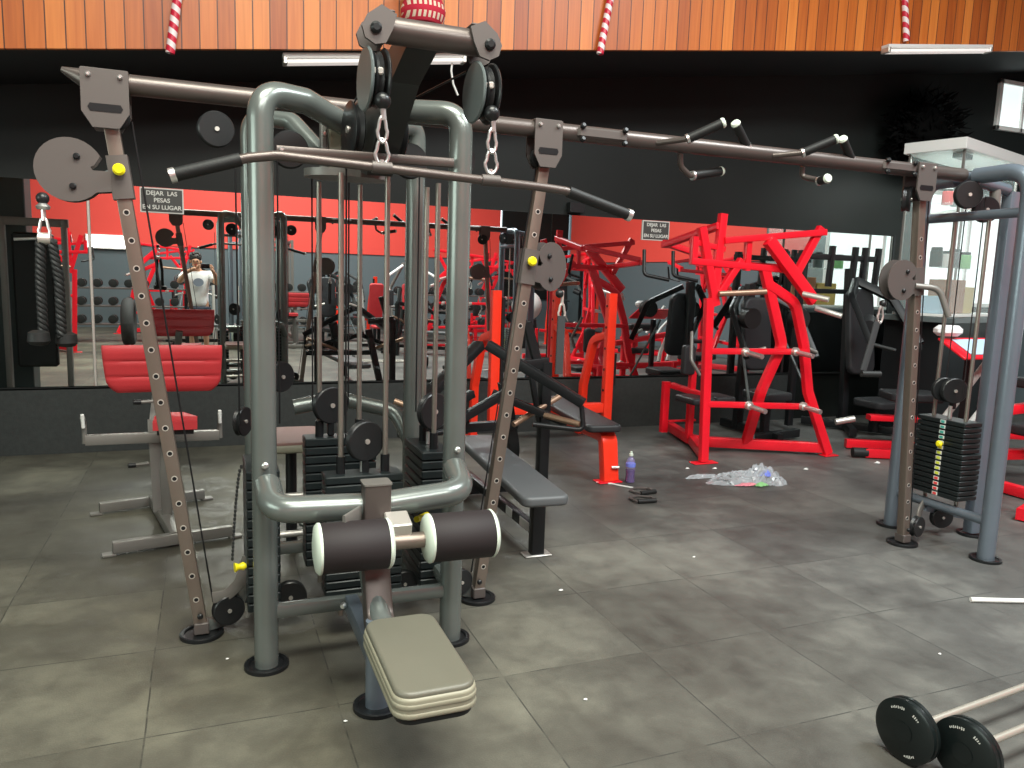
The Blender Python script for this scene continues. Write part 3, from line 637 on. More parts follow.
def grip(pts, g0, g1):
    g = MB().tube(fillet(pts, 0.05), 0.014, 12).build('pull_up_grip', 'brown', B)
    a = Vector(g0); b2 = Vector(g1); d = (b2-a).normalized()
    MB().cyl(a, b2, 0.0225, n=14).build('rubber_sleeve', 'rubber', g)
    MB().lathe([(0.023, 0), (0.025, 0.006), (0.020, 0.016), (0.001, 0.019)], b2, d, 16).build('end_cap', 'cap', g)
    MB().cyl(a-d*0.012, a, 0.0235, n=14).build('end_ring', 'chrome', g)
z_ = 2.205
grip([V(2.03, 3.30, z_), V(2.12, 3.18, z_+0.01), V(2.26, 3.10, z_+0.085)], V(2.125, 3.176, z_+0.012), V(2.25, 3.104, z_+0.080))
grip([V(2.58, 3.33, z_+0.02), V(2.46, 3.28, z_+0.13)], V(2.565, 3.32, z_+0.04), V(2.465, 3.282, z_+0.125))
grip([V(2.19, 3.34, z_-0.03), V(2.20, 3.35, z_-0.09), V(2.27, 3.36, z_-0.13), V(2.46, 3.38, z_-0.09)], V(2.29, 3.362, z_-0.125), V(2.46, 3.38, z_-0.09))
grip([V(2.72, 3.30, z_), V(2.82, 3.20, z_+0.01), V(2.96, 3.12, z_+0.08)], V(2.825, 3.196, z_+0.012), V(2.95, 3.124, z_+0.076))
grip([V(3.27, 3.33, z_+0.02), V(3.15, 3.28, z_+0.12)], V(3.255, 3.32, z_+0.035), V(3.155, 3.282, z_+0.115))
grip([V(2.95, 3.34, z_-0.03), V(2.96, 3.35, z_-0.08), V(3.0, 3.25, z_-0.11), V(2.99, 3.19, z_-0.105)], V(2.995, 3.25, z_-0.11), V(2.99, 3.20, z_-0.105))

# ------------------------------------------------------------------ lat bar with its carabiners
t = thing('lat_pulldown_bar', 'long brown lat pulldown bar with black grips hanging from the boom pulleys', 'bar', (0.62, 2.375, 1.86))
bp_ = fillet([V(-0.075, 2.375, 1.795), V(0.12, 2.375, 1.858), V(0.20, 2.375, 1.872), V(1.03, 2.375, 1.842), V(1.12, 2.375, 1.836), V(1.36, 2.375, 1.772)], 0.12, 5)
MB().tube(bp_, 0.014, 14).build('bar', 'brown', t)
for a, b2 in ((V(0.10, 2.375, 1.852), V(-0.07, 2.375, 1.797)), (V(1.13, 2.375, 1.834), V(1.355, 2.375, 1.774))):
    d = (b2-a).normalized(); g = MB().cyl(a, b2, 0.019, n=16).build('grip', 'rubber', t)
    MB().cyl(b2, b2+d*0.016, 0.021, n=16).build('end_cap', 'chrome', g)
for x, zc in ((0.503, 1.862), (0.853, 1.85)):
    MB().cyl((x-0.03, 2.375, zc), (x+0.03, 2.375, zc), 0.018, n=16).build('swivel_collar', 'plate', t)
    q = MB(); q.tube([V(x, 2.37, 2.045), V(x+0.004, 2.37, 2.0)], 0.009, 8); carabiner(q, (x, 2.37, 2.01), 0.075, 0.03); carabiner(q, (x, 2.372, 1.945), 0.075, 0.042); q.tube([V(x, 2.375, zc+0.01), V(x, 2.375, 1.885)], 0.007, 8)
    q.build('carabiner', 'chrome', t)

# ------------------------------------------------------------------ hanging attachments
def attach(mb, x, y, z):   # ball + carabiner
    mb.tube([V(x, y, z+0.02), V(x, y, z-0.05)], 0.008, 8); carabiner(mb, (x, y, z-0.04), 0.08, 0.036)
rt = thing('triceps_rope', 'black twisted triceps rope with two knobs hanging from the left rail pulley', 'rope', (-0.54, 3.30, 1.25))
MB().ball((-0.545, 3.30, 1.775), 0.022).build('stop_ball', 'plastic', rt)
q = MB(); attach(q, -0.545, 3.30, 1.745); q.lathe([(0.02, 0), (0.025, 0.01), (0.006, 0.03)], (-0.545, 3.30, 1.735)); q.build('carabiner', 'chrome', rt)
MB().cyl((-0.565, 3.30, 1.63), (-0.525, 3.30, 1.63), 0.022).build('ferrule', 'steel', rt)
for sx, zb in ((-1, 1.275), (1, 1.265)):
    q = MB(); x0, x1 = -0.540+sx*0.018, -0.535+sx*0.030
    for ph in range(3):
        pts = []
        for k in range(61):
            s = k/60; zc = 1.625-(1.625-zb)*s; xc = x0+(x1-x0)*min(1, s*2.5)
            a = 2*math.pi*(s*6)+ph*2*math.pi/3; pts.append(V(xc+0.009*math.cos(a), 3.30+0.009*math.sin(a), zc))
        q.tube(pts, 0.0095, 8)
    q.build('rope_strand', 'rubber', rt)
    MB().lathe([(0.02, 0.02), (0.035, 0.012), (0.038, -0.02), (0.028, -0.033), (0.015, -0.036)], (x1+sx*0.012, 3.30+sx*0.02, zb)).build('end_knob', 'rubber', rt)
s1 = thing('hanging_strap_handle', 'black webbing strap hanging from the right perforated rail pulley', 'handle', (1.575, 3.33, 1.08))
q = MB(); attach(q, 1.575, 3.33, 1.47); q.build('carabiner', 'steel', s1)
MB().bar([V(1.575, 3.33, 1.37), V(1.573, 3.33, 1.09)], 0.042, 0.012, up=(0, 1, 0), r=0.005).build('strap', 'strap', s1)
MB().ball((1.56, 3.33, 1.475), 0.02).build('stop_ball', 'plastic', s1)
s3 = thing('hanging_strap_handle', 'grey-black webbing strap handle hanging beside the far right tower', 'handle', (3.54, 3.33, 1.05))
q = MB(); carabiner(q, (3.59, 3.33, 1.45), 0.10, 0.04); q.build('carabiner', 'chrome', s3)
MB().ball((3.60, 3.33, 1.465), 0.02).build('stop_ball', 'plastic', s3)
MB().bar(fillet([V(3.57, 3.33, 1.36), V(3.545, 3.33, 1.25), V(3.50, 3.33, 1.08)], 0.1), 0.045, 0.010, up=(0, 1, 0)).build('strap', 'strap', s3)
MB().cyl((3.49, 3.33, 1.06), (3.60, 3.30, 1.06), 0.018).build('handle_grip', 'rubber', s3)

# ------------------------------------------------------------------ RIGHT TOWER
T = thing('cable_tower', 'blue-grey single-stack cable tower at the right edge with coloured stack numbers', 'gym machine', (4.2, 3.3, 0))
def up2(pts, fil, r=0.046, m='blue'):
    footplate(T, pts[0][0], pts[0][1]); return MB().tube(fillet(pts, fil, 12), r, 20).build('upright', m, T)
up2([V(4.20, 2.97, 0.004), V(4.20, 2.97, 2.22), V(4.16, 3.28, 2.21)], [0.15])
up2([V(4.18, 3.63, 0.004), V(4.18, 3.63, 2.20), V(4.15, 3.38, 2.20)], [0.14], r=0.042)
MB().bar([V(4.55, 3.33, 0.02), V(4.55, 3.33, 2.15)], 0.10, 0.075, up=(0, 1, 0), r=0.02).build('rear_column', 'blue', T)
MB().tube([V(4.19, 2.97, 0.23), V(4.19, 3.63, 0.23)], 0.028, 16).build('lower_crossbar', 'blue', T)
MB().tube([V(4.19, 2.97, 1.99), V(4.19, 3.63, 1.985)], 0.028, 16).build('upper_crossbar', 'blue', T)
MB().tube([V(4.12, 3.33, 2.21), V(4.50, 3.33, 2.16)], 0.035, 16).build('top_beam', 'blue', T)
MB().tube([V(4.42, 3.33, 2.0), V(4.40, 3.33, 2.17)], 0.03, 14).build('top_strut', 'silver', T)
MB().bar([V(4.19, 3.40, 0.20), V(4.55, 3.36, 0.12)], 0.05, 0.06).build('base_tie', 'blue', T)
footplate(T, 4.55, 3.33)
n_ = 15; zs, zt = 0.295, 0.775; h = (zt-zs)/n_
cols = ['tealp']*5+['yellow']*1+['limep']*5+['redp']*4
M['tealp'] = mat('teal_number_sticker', (0.05, 0.35, 0.30), 0.5); M['limep'] = mat('lime_number_sticker', (0.65, 0.70, 0.05), 0.5); M['redp'] = mat('red_number_sticker', (0.75, 0.06, 0.06), 0.5)
for k in range(n_):
    z = zt-h*(k+0.5); big = 0.0 if k < 6 else 0.012
    w_ = MB().box((4.235, 3.33, z), (0.15+big, 0.33+2*big, h*0.86), e=0.004).build('weight_plate', 'cast', T)
    x_ = 4.235-0.075-big/2-0.001
    if k < 15:
        MB().box((x_, 3.31, z), (0.003, 0.038, h*0.66), e=0.0008).build('number_sticker', 'letters', w_)
        MB().box((x_-0.002, 3.31, z), (0.002, 0.024, h*0.48), e=0.0006).build('number_mark', cols[k], w_)
MB().lathe([(0.008, 0), (0.017, 0.012), (0.020, 0.03), (0.012, 0.04)], (4.155, 3.30, 0.625), (-1, -0.15, 0), 16).build('selector_pin', 'yellow', T)
for y in (3.22, 3.44):
    MB().cyl((4.235, y, 0.20), (4.235, y, 1.99), 0.0115, n=12).build('guide_rod', 'rod', T)
MB().cyl((4.235, 3.33, 0.77), (4.235, 3.33, 0.85), 0.012).build('lift_stem', 'chrome', T)
pulley(T, (4.235, 3.32, 0.945), (-0.35, -0.9, 0), 0.078, 0.035, 'plastic', 'travelling_pulley'); pulley(T, (4.225, 3.38, 0.945), (-0.35, -0.9, 0), 0.075, 0.03, 'plastic', 'travelling_pulley')
MB().box((4.25, 3.33, 0.865), (0.03, 0.03, 0.07)).build('pulley_yoke', 'black', T)
for dx in (-0.06, 0.06): cable(T, [V(4.25, 3.33+dx, 0.93), V(4.25, 3.33+dx, 2.1)])
pulley(T, (4.105, 3.27, 2.10), (-0.4, -0.9, 0), 0.078, 0.04); pulley(T, (4.30, 3.30, 2.03), (-0.4, -0.9, 0), 0.075, 0.04)
pulley(T, (4.30, 3.36, 0.13), (-0.3, -0.95, 0), 0.07, 0.04)
rail_set(T, 3.95, 3.80, 3.33, V(3.70, 3.33, 1.60), 1, 1.60, 4.06, 0.065, knob=False, zt=2.05)
pulley(T, (3.745, 3.37, 2.06), (0.6, -0.75, 0), 0.072, 0.045)
MB().tube(fillet([V(3.80, 3.30, 1.57), V(3.92, 3.24, 1.56), V(3.97, 3.20, 1.40)], 0.08), 0.017, 12).build('carriage_lever', 'silver', T)
MB().bar(fillet([V(3.99, 3.34, 0.04), V(4.10, 3.36, 0.08), V(4.13, 3.38, 0.18), V(4.19, 3.40, 0.23)], 0.06), 0.012, 0.05).build('rail_tie', 'silver', T)

# ------------------------------------------------------------------ PREACHER BENCH
P_ = thing('preacher_bench', 'grey-framed preacher curl bench with quilted red arm pad and small red seat', 'gym bench', (-0.25, 4.9, 0))
def bb(pts, w, h, m, parent, name, up=(0, 0, 1), r=0.005): return MB().bar(pts, w, h, up=up, r=r).build(name, m, parent)
bb([V(-0.49, 4.44, 0.045), V(0.11, 4.56, 0.045)], 0.055, 0.06, 'silver', P_, 'front_foot')
bb([V(-0.64, 5.22, 0.045), V(-0.04, 5.38, 0.045)], 0.055, 0.06, 'silver', P_, 'rear_foot')
bb([V(-0.18, 4.50, 0.05), V(-0.34, 5.30, 0.05)], 0.06, 0.06, 'silver', P_, 'spine')
q = MB()
for x, y in ((-0.51, 4.435), (0.13, 4.565), (-0.66, 5.215), (-0.02, 5.385)): q.box((x, y, 0.008), (0.07, 0.06, 0.014), Rz(0.2))
q.build('foot_plate', 'silver', P_)
bb([V(-0.28, 5.00, 0.06), V(-0.30, 5.06, 0.62)], 0.085, 0.075, 'silver', P_, 'column', up=(0, 1, 0))
bb([V(-0.24, 4.88, 0.08), V(-0.24, 4.80, 0.36), V(-0.22, 4.80, 0.60)], 0.06, 0.06, 'silver', P_, 'seat_column', up=(0, 1, 0))
bb([V(-0.30, 5.06, 0.60), V(-0.27, 5.12, 0.85)], 0.07, 0.06, 'silver', P_, 'pad_column', up=(0, 1, 0))
bb([V(-0.67, 5.0, 0.52), V(0.06, 5.0, 0.52)], 0.05, 0.06, 'silver', P_, 'hook_crossbar')
for x in (-0.675, 0.065):
    MB().tube(fillet([V(x, 5.0, 0.50), V(x, 5.0, 0.62), V(x, 4.96, 0.66)], 0.02), 0.014).build('bar_hook', 'silver', P_)
    MB().tube([V(x, 4.97, 0.60), V(x, 4.95, 0.68)], 0.010).build('hook_tip', 'white', P_)
for x, z in ((-0.34, 0.36), (-0.30, 0.74)):
    k = MB().cyl((x, 5.0, z), (x-0.07, 4.98, z), 0.01).build('adjust_pin', 'silver', P_); MB().cyl((x-0.07, 4.98, z), (x-0.11, 4.97, z), 0.015).build('pin_knob', 'black', k)
# quilted pad: six channels
R = Rx(math.radians(-62)); pc = V(-0.24, 5.02, 0.935)
pm = MB(); n1_, n2_ = 40, 30; W2, H2, th = 0.665, 0.30, 0.05
rings = []
for j in range(n2_+1):
    s = j/n2_; v_ = -H2/2+H2*s
    groove = 0.007*min(1, abs(math.sin(math.pi*s*3))*2.2) if 0 < s < 1 else 0
    e_ = min(1, math.sin(math.pi*min(max(s, 0.02), 0.98))*2.2)
    half = W2/2*(1-0.07*(1-s)-0.02*s**6)*(1-0.16*max(0.0, (0.30-s)/0.30)**2.2)
    t_ = th/2*(0.55+0.45*e_)
    ring = []
    for k in range(n1_):
        a = 2*math.pi*k/n1_; ca, sa = math.cos(a), math.sin(a)
        x = half*math.copysign(abs(ca)**0.35, ca); y = (t_+groove)*math.copysign(abs(sa)**0.5, sa)
        x *= 1.0
        sag = 0.015*(1-(x/half)**2)
        ring.append(pc+V(x, y-0.18*(v_)-0.02+sag, v_*0.95))
    rings.append(ring)
pm.ring_loft(rings).build('arm_pad', 'redpad', P_, smooth=50)
sp = MB().prism([(-0.10, -0.14), (0.13, -0.14), (0.13, 0.0), (0.05, 0.16), (-0.06, 0.16), (-0.10, 0.05)], (-0.19, 4.78, 0.655), (1, 0, 0), (0, 1, 0), 0.05)
sp.build('seat', 'redpad', P_)
MB().prism([(-0.08, -0.12), (0.11, -0.12), (0.11, 0.0), (0.04, 0.14), (-0.05, 0.14), (-0.08, 0.04)], (-0.19, 4.78, 0.615), (1, 0, 0), (0, 1, 0), 0.03).build('seat_board', 'black', P_)

# ------------------------------------------------------------------ BLACK LEVER BENCH PRESS
K = thing('lever_bench_press', 'black lever bench press with long slate flat bench beside the perforated rail', 'gym bench', (1.7, 4.2, 0))
ang = math.atan2(0.13, 1.6)
MB().pad((1.645, 4.19, 0.425), 0.255, 1.54, 0.055, Rz(-ang), rc=0.05, e=0.018).build('bench_pad', 'greypad', K)
bb([V(1.70, 3.80, 0.01), V(1.69, 3.78, 0.40)], 0.075, 0.06, 'black', K, 'front_leg', up=(0, 1, 0))
q = MB().box((1.70, 3.80, 0.006), (0.16, 0.09, 0.010)); q.build('foot_plate', 'steel', K)
sp = bb([V(1.70, 3.82, 0.14), V(1.70, 5.05, 0.14)], 0.05, 0.06, 'black', K, 'spine')
for y_, l_ in ((3.92, 0.14), (4.16, 0.10), (4.92, 0.16)): MB().box((1.672, y_, 0.145), (0.004, l_, 0.055)).build('sticker', 'white', sp)
MB().box((1.671, 5.04, 0.145), (0.004, 0.07, 0.045)).build('sticker', 'redp', sp)
bb([V(1.10, 4.62, 0.56), V(1.92, 4.70, 0.57)], 0.06, 0.06, 'black', K, 'rear_crossbar')
bb([V(1.40, 5.0, 0.05), V(2.15, 5.0, 0.05)], 0.07, 0.06, 'black', K, 'rear_foot')
bb(fillet([V(1.96, 5.0, 0.05), V(1.93, 4.75, 0.38), V(1.83, 4.72, 0.85)], 0.2), 0.075, 0.06, 'black', K, 'inner_upright', up=(0, 1, 0))
bb([V(2.13, 4.72, 0.0), V(2.13, 4.72, 0.98)], 0.07, 0.075, 'black', K, 'right_upright', up=(0, 1, 0))
bb([V(1.22, 4.75, 0.0), V(1.22, 4.75, 1.0)], 0.07, 0.075, 'black', K, 'left_upright', up=(0, 1, 0))
bb([V(1.83, 4.70, 0.95), V(2.14, 4.72, 0.98)], 0.06, 0.07, 'black', K, 'top_crossbar')
bb([V(1.98, 4.72, 1.25), V(2.06, 4.72, 1.0)], 0.06, 0.05, 'black', K, 'weight_horn_mount', up=(0, 1, 0))
bb([V(2.02, 4.72, 0.92), V(2.10, 4.72, 0.56)], 0.035, 0.035, 'black', K, 'brace', up=(0, 1, 0))
for sx in (1, -1):
    X = lambda x: 1.68+sx*(x-1.68)
    la = MB().bar([V(X(1.71), 4.72, 1.10), V(X(2.24), 4.35, 0.755)], 0.075, 0.06, up=(0, 0, 1)).build('lever_arm', 'black', K)
    MB().tube(fillet([V(X(2.23), 4.36, 0.74), V(X(2.24), 4.33, 0.585), V(X(1.92), 4.42, 0.62)], 0.04), 0.017).build('hand_grip', 'black', la)
    MB().cyl((X(2.06), 4.55, 0.65), (X(2.22), 4.35, 0.62), 0.02).build('grip_sleeve', 'bronze', la)
    MB().cyl((X(1.86), 4.6, 0.585), (X(2.26), 4.75, 0.74), 0.02).build('weight_horn', 'bronze', la)
    bb([V(X(1.75), 4.72, 0.78), V(X(2.2), 4.5, 0.60)], 0.05, 0.05, 'black', K, 'lower_link')
bb([V(1.36, 4.45, 0.62), V(1.80, 4.60, 0.80)], 0.055, 0.05, 'black', K, 'cross_link')
bb([V(1.50, 4.6, 0.60), V(1.42, 4.6, 0.92)], 0.10, 0.06, 'black', K, 'pivot_block', up=(0, 1, 0))

# ------------------------------------------------------------------ ORANGE-RED BENCH PRESS
O = thing('olympic_bench', 'orange-red olympic bench press rack with black bench and two tall posts', 'gym bench', (2.9, 5.9, 0))
MB().pad((2.885, 5.77, 0.425), 0.28, 1.46, 0.055, Rz(-0.12), rc=0.05, e=0.018).build('bench_pad', 'leather', O)
bb(fillet([V(2.98, 6.5, 0.33), V(2.85, 5.42, 0.355), V(2.862, 5.13, 0.35), V(2.872, 5.09, 0.01)], [0.3, 0.07]), 0.13, 0.075, 'orange', O, 'bench_frame')
MB().box((2.86, 5.09, 0.006), (0.20, 0.12, 0.010)).build('foot_plate', 'red', O)
MB().cyl((2.87, 5.06, 0.12), (2.93, 5.05, 0.12), 0.012).build('bolt', 'steel', O)
for sx, xo in ((1, 3.55), (-1, 2.42)):
    yo = 6.42 if sx > 0 else 6.5
    bb([V(xo, yo, 0.20), V(xo, yo, 1.42)], 0.085, 0.075, 'orange', O, 'post', up=(0, 1, 0))
    bb(fillet([V(xo, yo+0.02, 1.03), V(xo-0.02, yo+0.28, 0.96), V(xo-0.04, yo+0.42, 0.5), V(xo-0.04, yo+0.44, 0.01)], 0.15), 0.07, 0.07, 'orange', O, 'rear_brace', up=(1, 0, 0))
    MB().box((xo-0.04, yo+0.44, 0.006), (0.12, 0.12, 0.010)).build('foot_plate', 'orange', O)
    bb([V(xo+0.06, yo-0.02, 0.55), V(xo+0.06, yo-0.02, 1.36)], 0.03, 0.06, 'black', O, 'bar_rest', up=(0, 1, 0)) if sx < 0 else bb([V(xo+0.06, yo, 0.55), V(xo+0.06, yo, 0.85)], 0.03, 0.05, 'black', O, 'bar_rest', up=(0, 1, 0))
    q = MB()
    for z in (0.5, 0.7, 0.9, 1.1, 1.3): bolt(q, (xo-0.043*sx, yo, z), (-sx, 0, 0), 0.012)
    q.build('bolt', 'black', O)
bb([V(2.42, 6.52, 0.33), V(3.55, 6.44, 0.33)], 0.09, 0.09, 'orange', O, 'rear_crossbar')

# ------------------------------------------------------------------ RED LEVERAGE RACK
Q = thing('leverage_machine', 'tall bright red plate-loaded leverage machine with chrome weight pegs', 'gym machine', (4.4, 5.8, 0))
Y0 = 5.42
def rb(pts, w=0.075, h=0.055, name='frame_tube', r=0.006, fil=None, up=(0, 1, 0)):
    return MB().bar(fillet(pts, fil, 7) if fil else pts, w, h, up=up, r=r).build(name, 'red', Q)
rb([V(3.975, Y0, 0.02), V(3.92, Y0, 1.42)], name='left_upright')
MB().box((3.98, Y0, 0.006), (0.24, 0.10, 0.010)).build('foot_plate', 'red', Q)
rb([V(3.98, Y0, 0.07), V(4.27, 6.02, 0.07)], 0.07, 0.09, name='foot_extension', up=(0, 0, 1))
MB().prism([(0, 0.05), (0.14, 0.30), (0, 0.32)], (4.0, Y0+0.02, 0), (0.35, 0.94, 0), (0, 0, 1), 0.012).build('gusset', 'red', Q)
rb([V(3.99, Y0, 1.36), V(3.80, Y0, 2.0)], 0.07, name='left_diagonal'); rb([V(3.97, Y0+0.01, 1.40), V(4.01, Y0+0.01, 2.12)], 0.07, name='left_post')
rb([V(4.01, Y0, 1.45), V(4.22, Y0, 1.75)], 0.06, name='short_brace')
rb([V(3.72, Y0, 1.72), V(4.70, Y0, 1.68)], 0.06, name='lower_beam', up=(0, 0, 1))
rb([V(3.74, Y0, 1.70), V(3.74, Y0, 1.92)], 0.055, name='stub')
rb([V(3.72, Y0+0.02, 1.88), V(4.05, Y0+0.02, 1.83)], 0.045, name='stub')
rb([V(4.02, Y0, 1.90), V(5.06, Y0-0.03, 2.02)], 0.08, name='upper_beam', up=(0, 0, 1))
rb([V(5.03, Y0-0.02, 2.06), V(4.78, Y0-0.02, 1.62)], 0.065, name='right_arm_link')
rb([V(4.44, Y0-0.06, 1.92), V(4.96, Y0-0.08, 1.42)], 0.10, 0.07, name='lever_arm')
rb([V(4.28, Y0, 1.66), V(4.28, Y0, 1.95)], 0.05, name='stub')
rb([V(4.47, Y0, 1.68), V(4.74, Y0+0.02, 1.02), V(4.60, 5.50, 0.60), V(4.66, 5.72, 0.09)], 0.09, name='middle_upright', fil=0.15)
rb([V(4.50, Y0, 1.56), V(4.83, Y0, 1.40), V(4.97, Y0, 1.02), V(5.06, Y0, 0.60), V(5.32, 5.38, 0.02)], 0.085, name='right_upright', fil=0.2)
MB().box((5.33, 5.38, 0.006), (0.16, 0.10, 0.010)).build('foot_plate', 'red', Q)
rb([V(3.96, Y0, 0.975), V(5.0, Y0, 0.965)], 0.06, 0.05, name='peg_crossbar', up=(0, 0, 1))
rb([V(3.97, Y0, 0.52), V(5.12, Y0, 0.46)], 0.06, 0.05, name='peg_crossbar', up=(0, 0, 1))
rb(fillet([V(4.42, 6.62, 0.07), V(4.26, 6.02, 0.07), V(4.38, 5.88, 0.07), V(5.32, 5.40, 0.07)], [0.1, 0.15]), 0.075, 0.09, name='base_frame', up=(0, 0, 1))
for x, z in ((4.30, 0.97), (4.84, 0.97), (4.38, 0.50), (4.98, 0.475)):
    p = MB().cyl((x, Y0-0.03, z), (x+0.02, Y0-0.24, z-0.02), 0.022, n=16).build('weight_peg', 'chrome', Q)
    MB().cyl((x, Y0-0.028, z), (x+0.004, Y0-0.06, z), 0.038, n=18).build('peg_collar', 'steel', p)
for a, b2 in ((V(4.80, Y0-0.12, 1.48), V(4.92, Y0-0.30, 1.44)), (V(4.97, Y0-0.10, 1.36), V(5.10, Y0-0.28, 1.30)), (V(3.98, Y0-0.05, 1.46), V(4.38, Y0-0.15, 1.49))):
    p = MB().cyl(a, b2, 0.024, n=16).build('weight_sleeve', 'bronze' if a.x < 4.2 else 'steel', Q)
# seat side towards the wall
rb([V(3.98, Y0, 2.02), V(3.95, 6.20, 1.88)], 0.07, name='top_side_beam', up=(0, 0, 1))
rb([V(4.70, Y0, 1.70), V(4.60, 6.40, 1.75)], 0.06, name='top_side_beam', up=(0, 0, 1))
rb([V(3.95, 6.20, 1.90), V(4.60, 6.35, 1.78)], 0.06, name='rear_beam', up=(0, 0, 1))
rb([V(4.16, 6.35, 0.08), V(4.16, 6.35, 0.58)], 0.07, name='seat_upright')
rb([V(4.25, 6.05, 0.08), V(4.25, 6.05, 0.75)], 0.06, name='seat_upright')
rb([V(4.20, 6.30, 0.55), V(4.25, 5.90, 0.52)], 0.05, name='seat_arm', up=(0, 0, 1))
MB().box((4.20, 6.1, 0.24), (0.30, 0.03, 0.02)).build('foot_rest', 'red', Q)
MB().pad((4.15, 5.85, 0.485), 0.24, 0.34, 0.06, rc=0.04).build('seat', 'leather', Q)
MB().pad((4.42, 5.88, 0.485), 0.22, 0.30, 0.06, rc=0.04).build('seat', 'leather', Q)
MB().pad((4.17, 6.02, 0.83), 0.13, 0.28, 0.07, Rx(math.radians(90)) @ Rz(0), rc=0.03).build('chest_pad', 'leather', Q)
for x in (3.62, 3.92):
    MB().tube(fillet([V(x, 6.0, 1.82), V(x-0.02, 5.95, 1.60), V(x+0.18, 5.85, 1.56)], 0.05), 0.016).build('hand_grip', 'black', Q)
MB().tube(fillet([V(4.12, 5.92, 1.10), V(4.05, 5.8, 0.85), V(4.12, 5.75, 0.72)], 0.08), 0.016).build('side_grip', 'silver', Q)

# ------------------------------------------------------------------ BLACK PLATE-LOADED MACHINE at the back right
def kb(pts, w, h, parent, name, fil=None, up=(0, 1, 0), m='black'): return MB().bar(fillet(pts, fil, 6) if fil else pts, w, h, up=up).build(name, m, parent)
D = thing('shoulder_press_machine', 'black plate-loaded press machine with tall grey-black backrest near the mirror end', 'gym machine', (6.5, 6.1, 0))
kb([V(6.2, 5.95, 0.06), V(6.75, 6.7, 0.06)], 0.07, 0.08, D, 'base_rail', up=(0, 0, 1)); kb([V(6.75, 5.95, 0.06), V(6.2, 6.7, 0.06)], 0.07, 0.08, D, 'base_rail', up=(0, 0, 1))
kb([V(6.55, 6.45, 0.05), V(6.55, 6.55, 1.75)], 0.08, 0.07, D, 'back_column')
MB().pad((6.52, 6.30, 1.08), 0.36, 0.92, 0.08, Rx(math.radians(82)), rc=0.10, e=0.03).build('backrest', 'leather', D)
MB().pad((6.52, 5.95, 0.36), 0.40, 0.40, 0.08, rc=0.08).build('seat', 'leather', D)
kb([V(6.52, 6.0, 0.05), V(6.52, 6.0, 0.32)], 0.07, 0.07, D, 'seat_post')
kb([V(5.80, 6.5, 1.86), V(6.90, 6.5, 1.86)], 0.07, 0.06, D, 'top_beam', up=(0, 0, 1)); kb([V(5.80, 6.5, 1.50), V(6.55, 6.5, 1.50)], 0.06, 0.05, D, 'mid_beam', up=(0, 0, 1))
for x in (6.20, 6.52, 6.66, 6.85): kb([V(x, 6.48, 1.55), V(x+0.02, 6.48, 1.98)], 0.055, 0.05, D, 'weight_peg_post')
kb([V(5.84, 6.5, 0.05), V(5.84, 6.5, 1.92)], 0.07, 0.06, D, 'side_column')
for s, x in ((1, 6.72), (-1, 6.16)):
    a = kb([V(6.5, 6.4, 1.62), V(x, 6.1, 1.45), V(x+0.05*s, 5.75, 1.0)], 0.08, 0.06, D, 'press_arm', 0.15)
    MB().tube([V(x+0.05*s, 5.75, 1.0), V(x-0.12*s, 5.6, 0.95)], 0.02).build('hand_grip', 'rubber', a)
MB().cyl((6.30, 5.98, 1.22), (6.18, 5.86, 1.16), 0.07).build('round_pad', 'leather', D)
D2 = thing('chest_press_machine', 'black chest press machine with dark pads behind the red leverage machine', 'gym machine', (5.2, 6.3, 0))
kb([V(4.85, 5.95, 0.06), V(5.6, 6.1, 0.06)], 0.07, 0.08, D2, 'base_rail', up=(0, 0, 1)); kb([V(5.22, 5.9, 0.06), V(5.2, 6.8, 0.06)], 0.07, 0.08, D2, 'base_rail', up=(0, 0, 1))
kb([V(5.20, 6.55, 0.05), V(5.20, 6.50, 1.55)], 0.08, 0.08, D2, 'back_column')
MB().pad((5.19, 6.35, 1.05), 0.34, 0.74, 0.09, Rx(math.radians(84)), rc=0.10, e=0.03).build('backrest', 'leather', D2)
MB().pad((5.18, 6.1, 0.46), 0.36, 0.38, 0.08, rc=0.06).build('seat', 'leather', D2)
kb([V(5.18, 6.1, 0.05), V(5.18, 6.1, 0.42)], 0.07, 0.07, D2, 'seat_post')
for s in (-1, 1):
    a = kb([V(5.20+0.1*s, 6.5, 1.50), V(5.20+0.40*s, 6.25, 1.30), V(5.20+0.42*s, 5.95, 0.85)], 0.06, 0.05, D2, 'press_arm', 0.12)
    MB().tube([V(5.20+0.42*s, 5.95, 0.9), V(5.20+0.25*s, 5.9, 0.95)], 0.018).build('hand_grip', 'steel', a)
    MB().cyl((5.20+0.30*s, 6.15, 1.22), (5.20+0.30*s, 6.05, 1.22), 0.10).build('weight_plate', 'rubber', a)
    kb([V(5.20+0.45*s, 5.7, 0.02), V(5.20+0.25*s, 6.3, 1.1)], 0.02, 0.02, D2, 'thin_brace', m='gplastic')

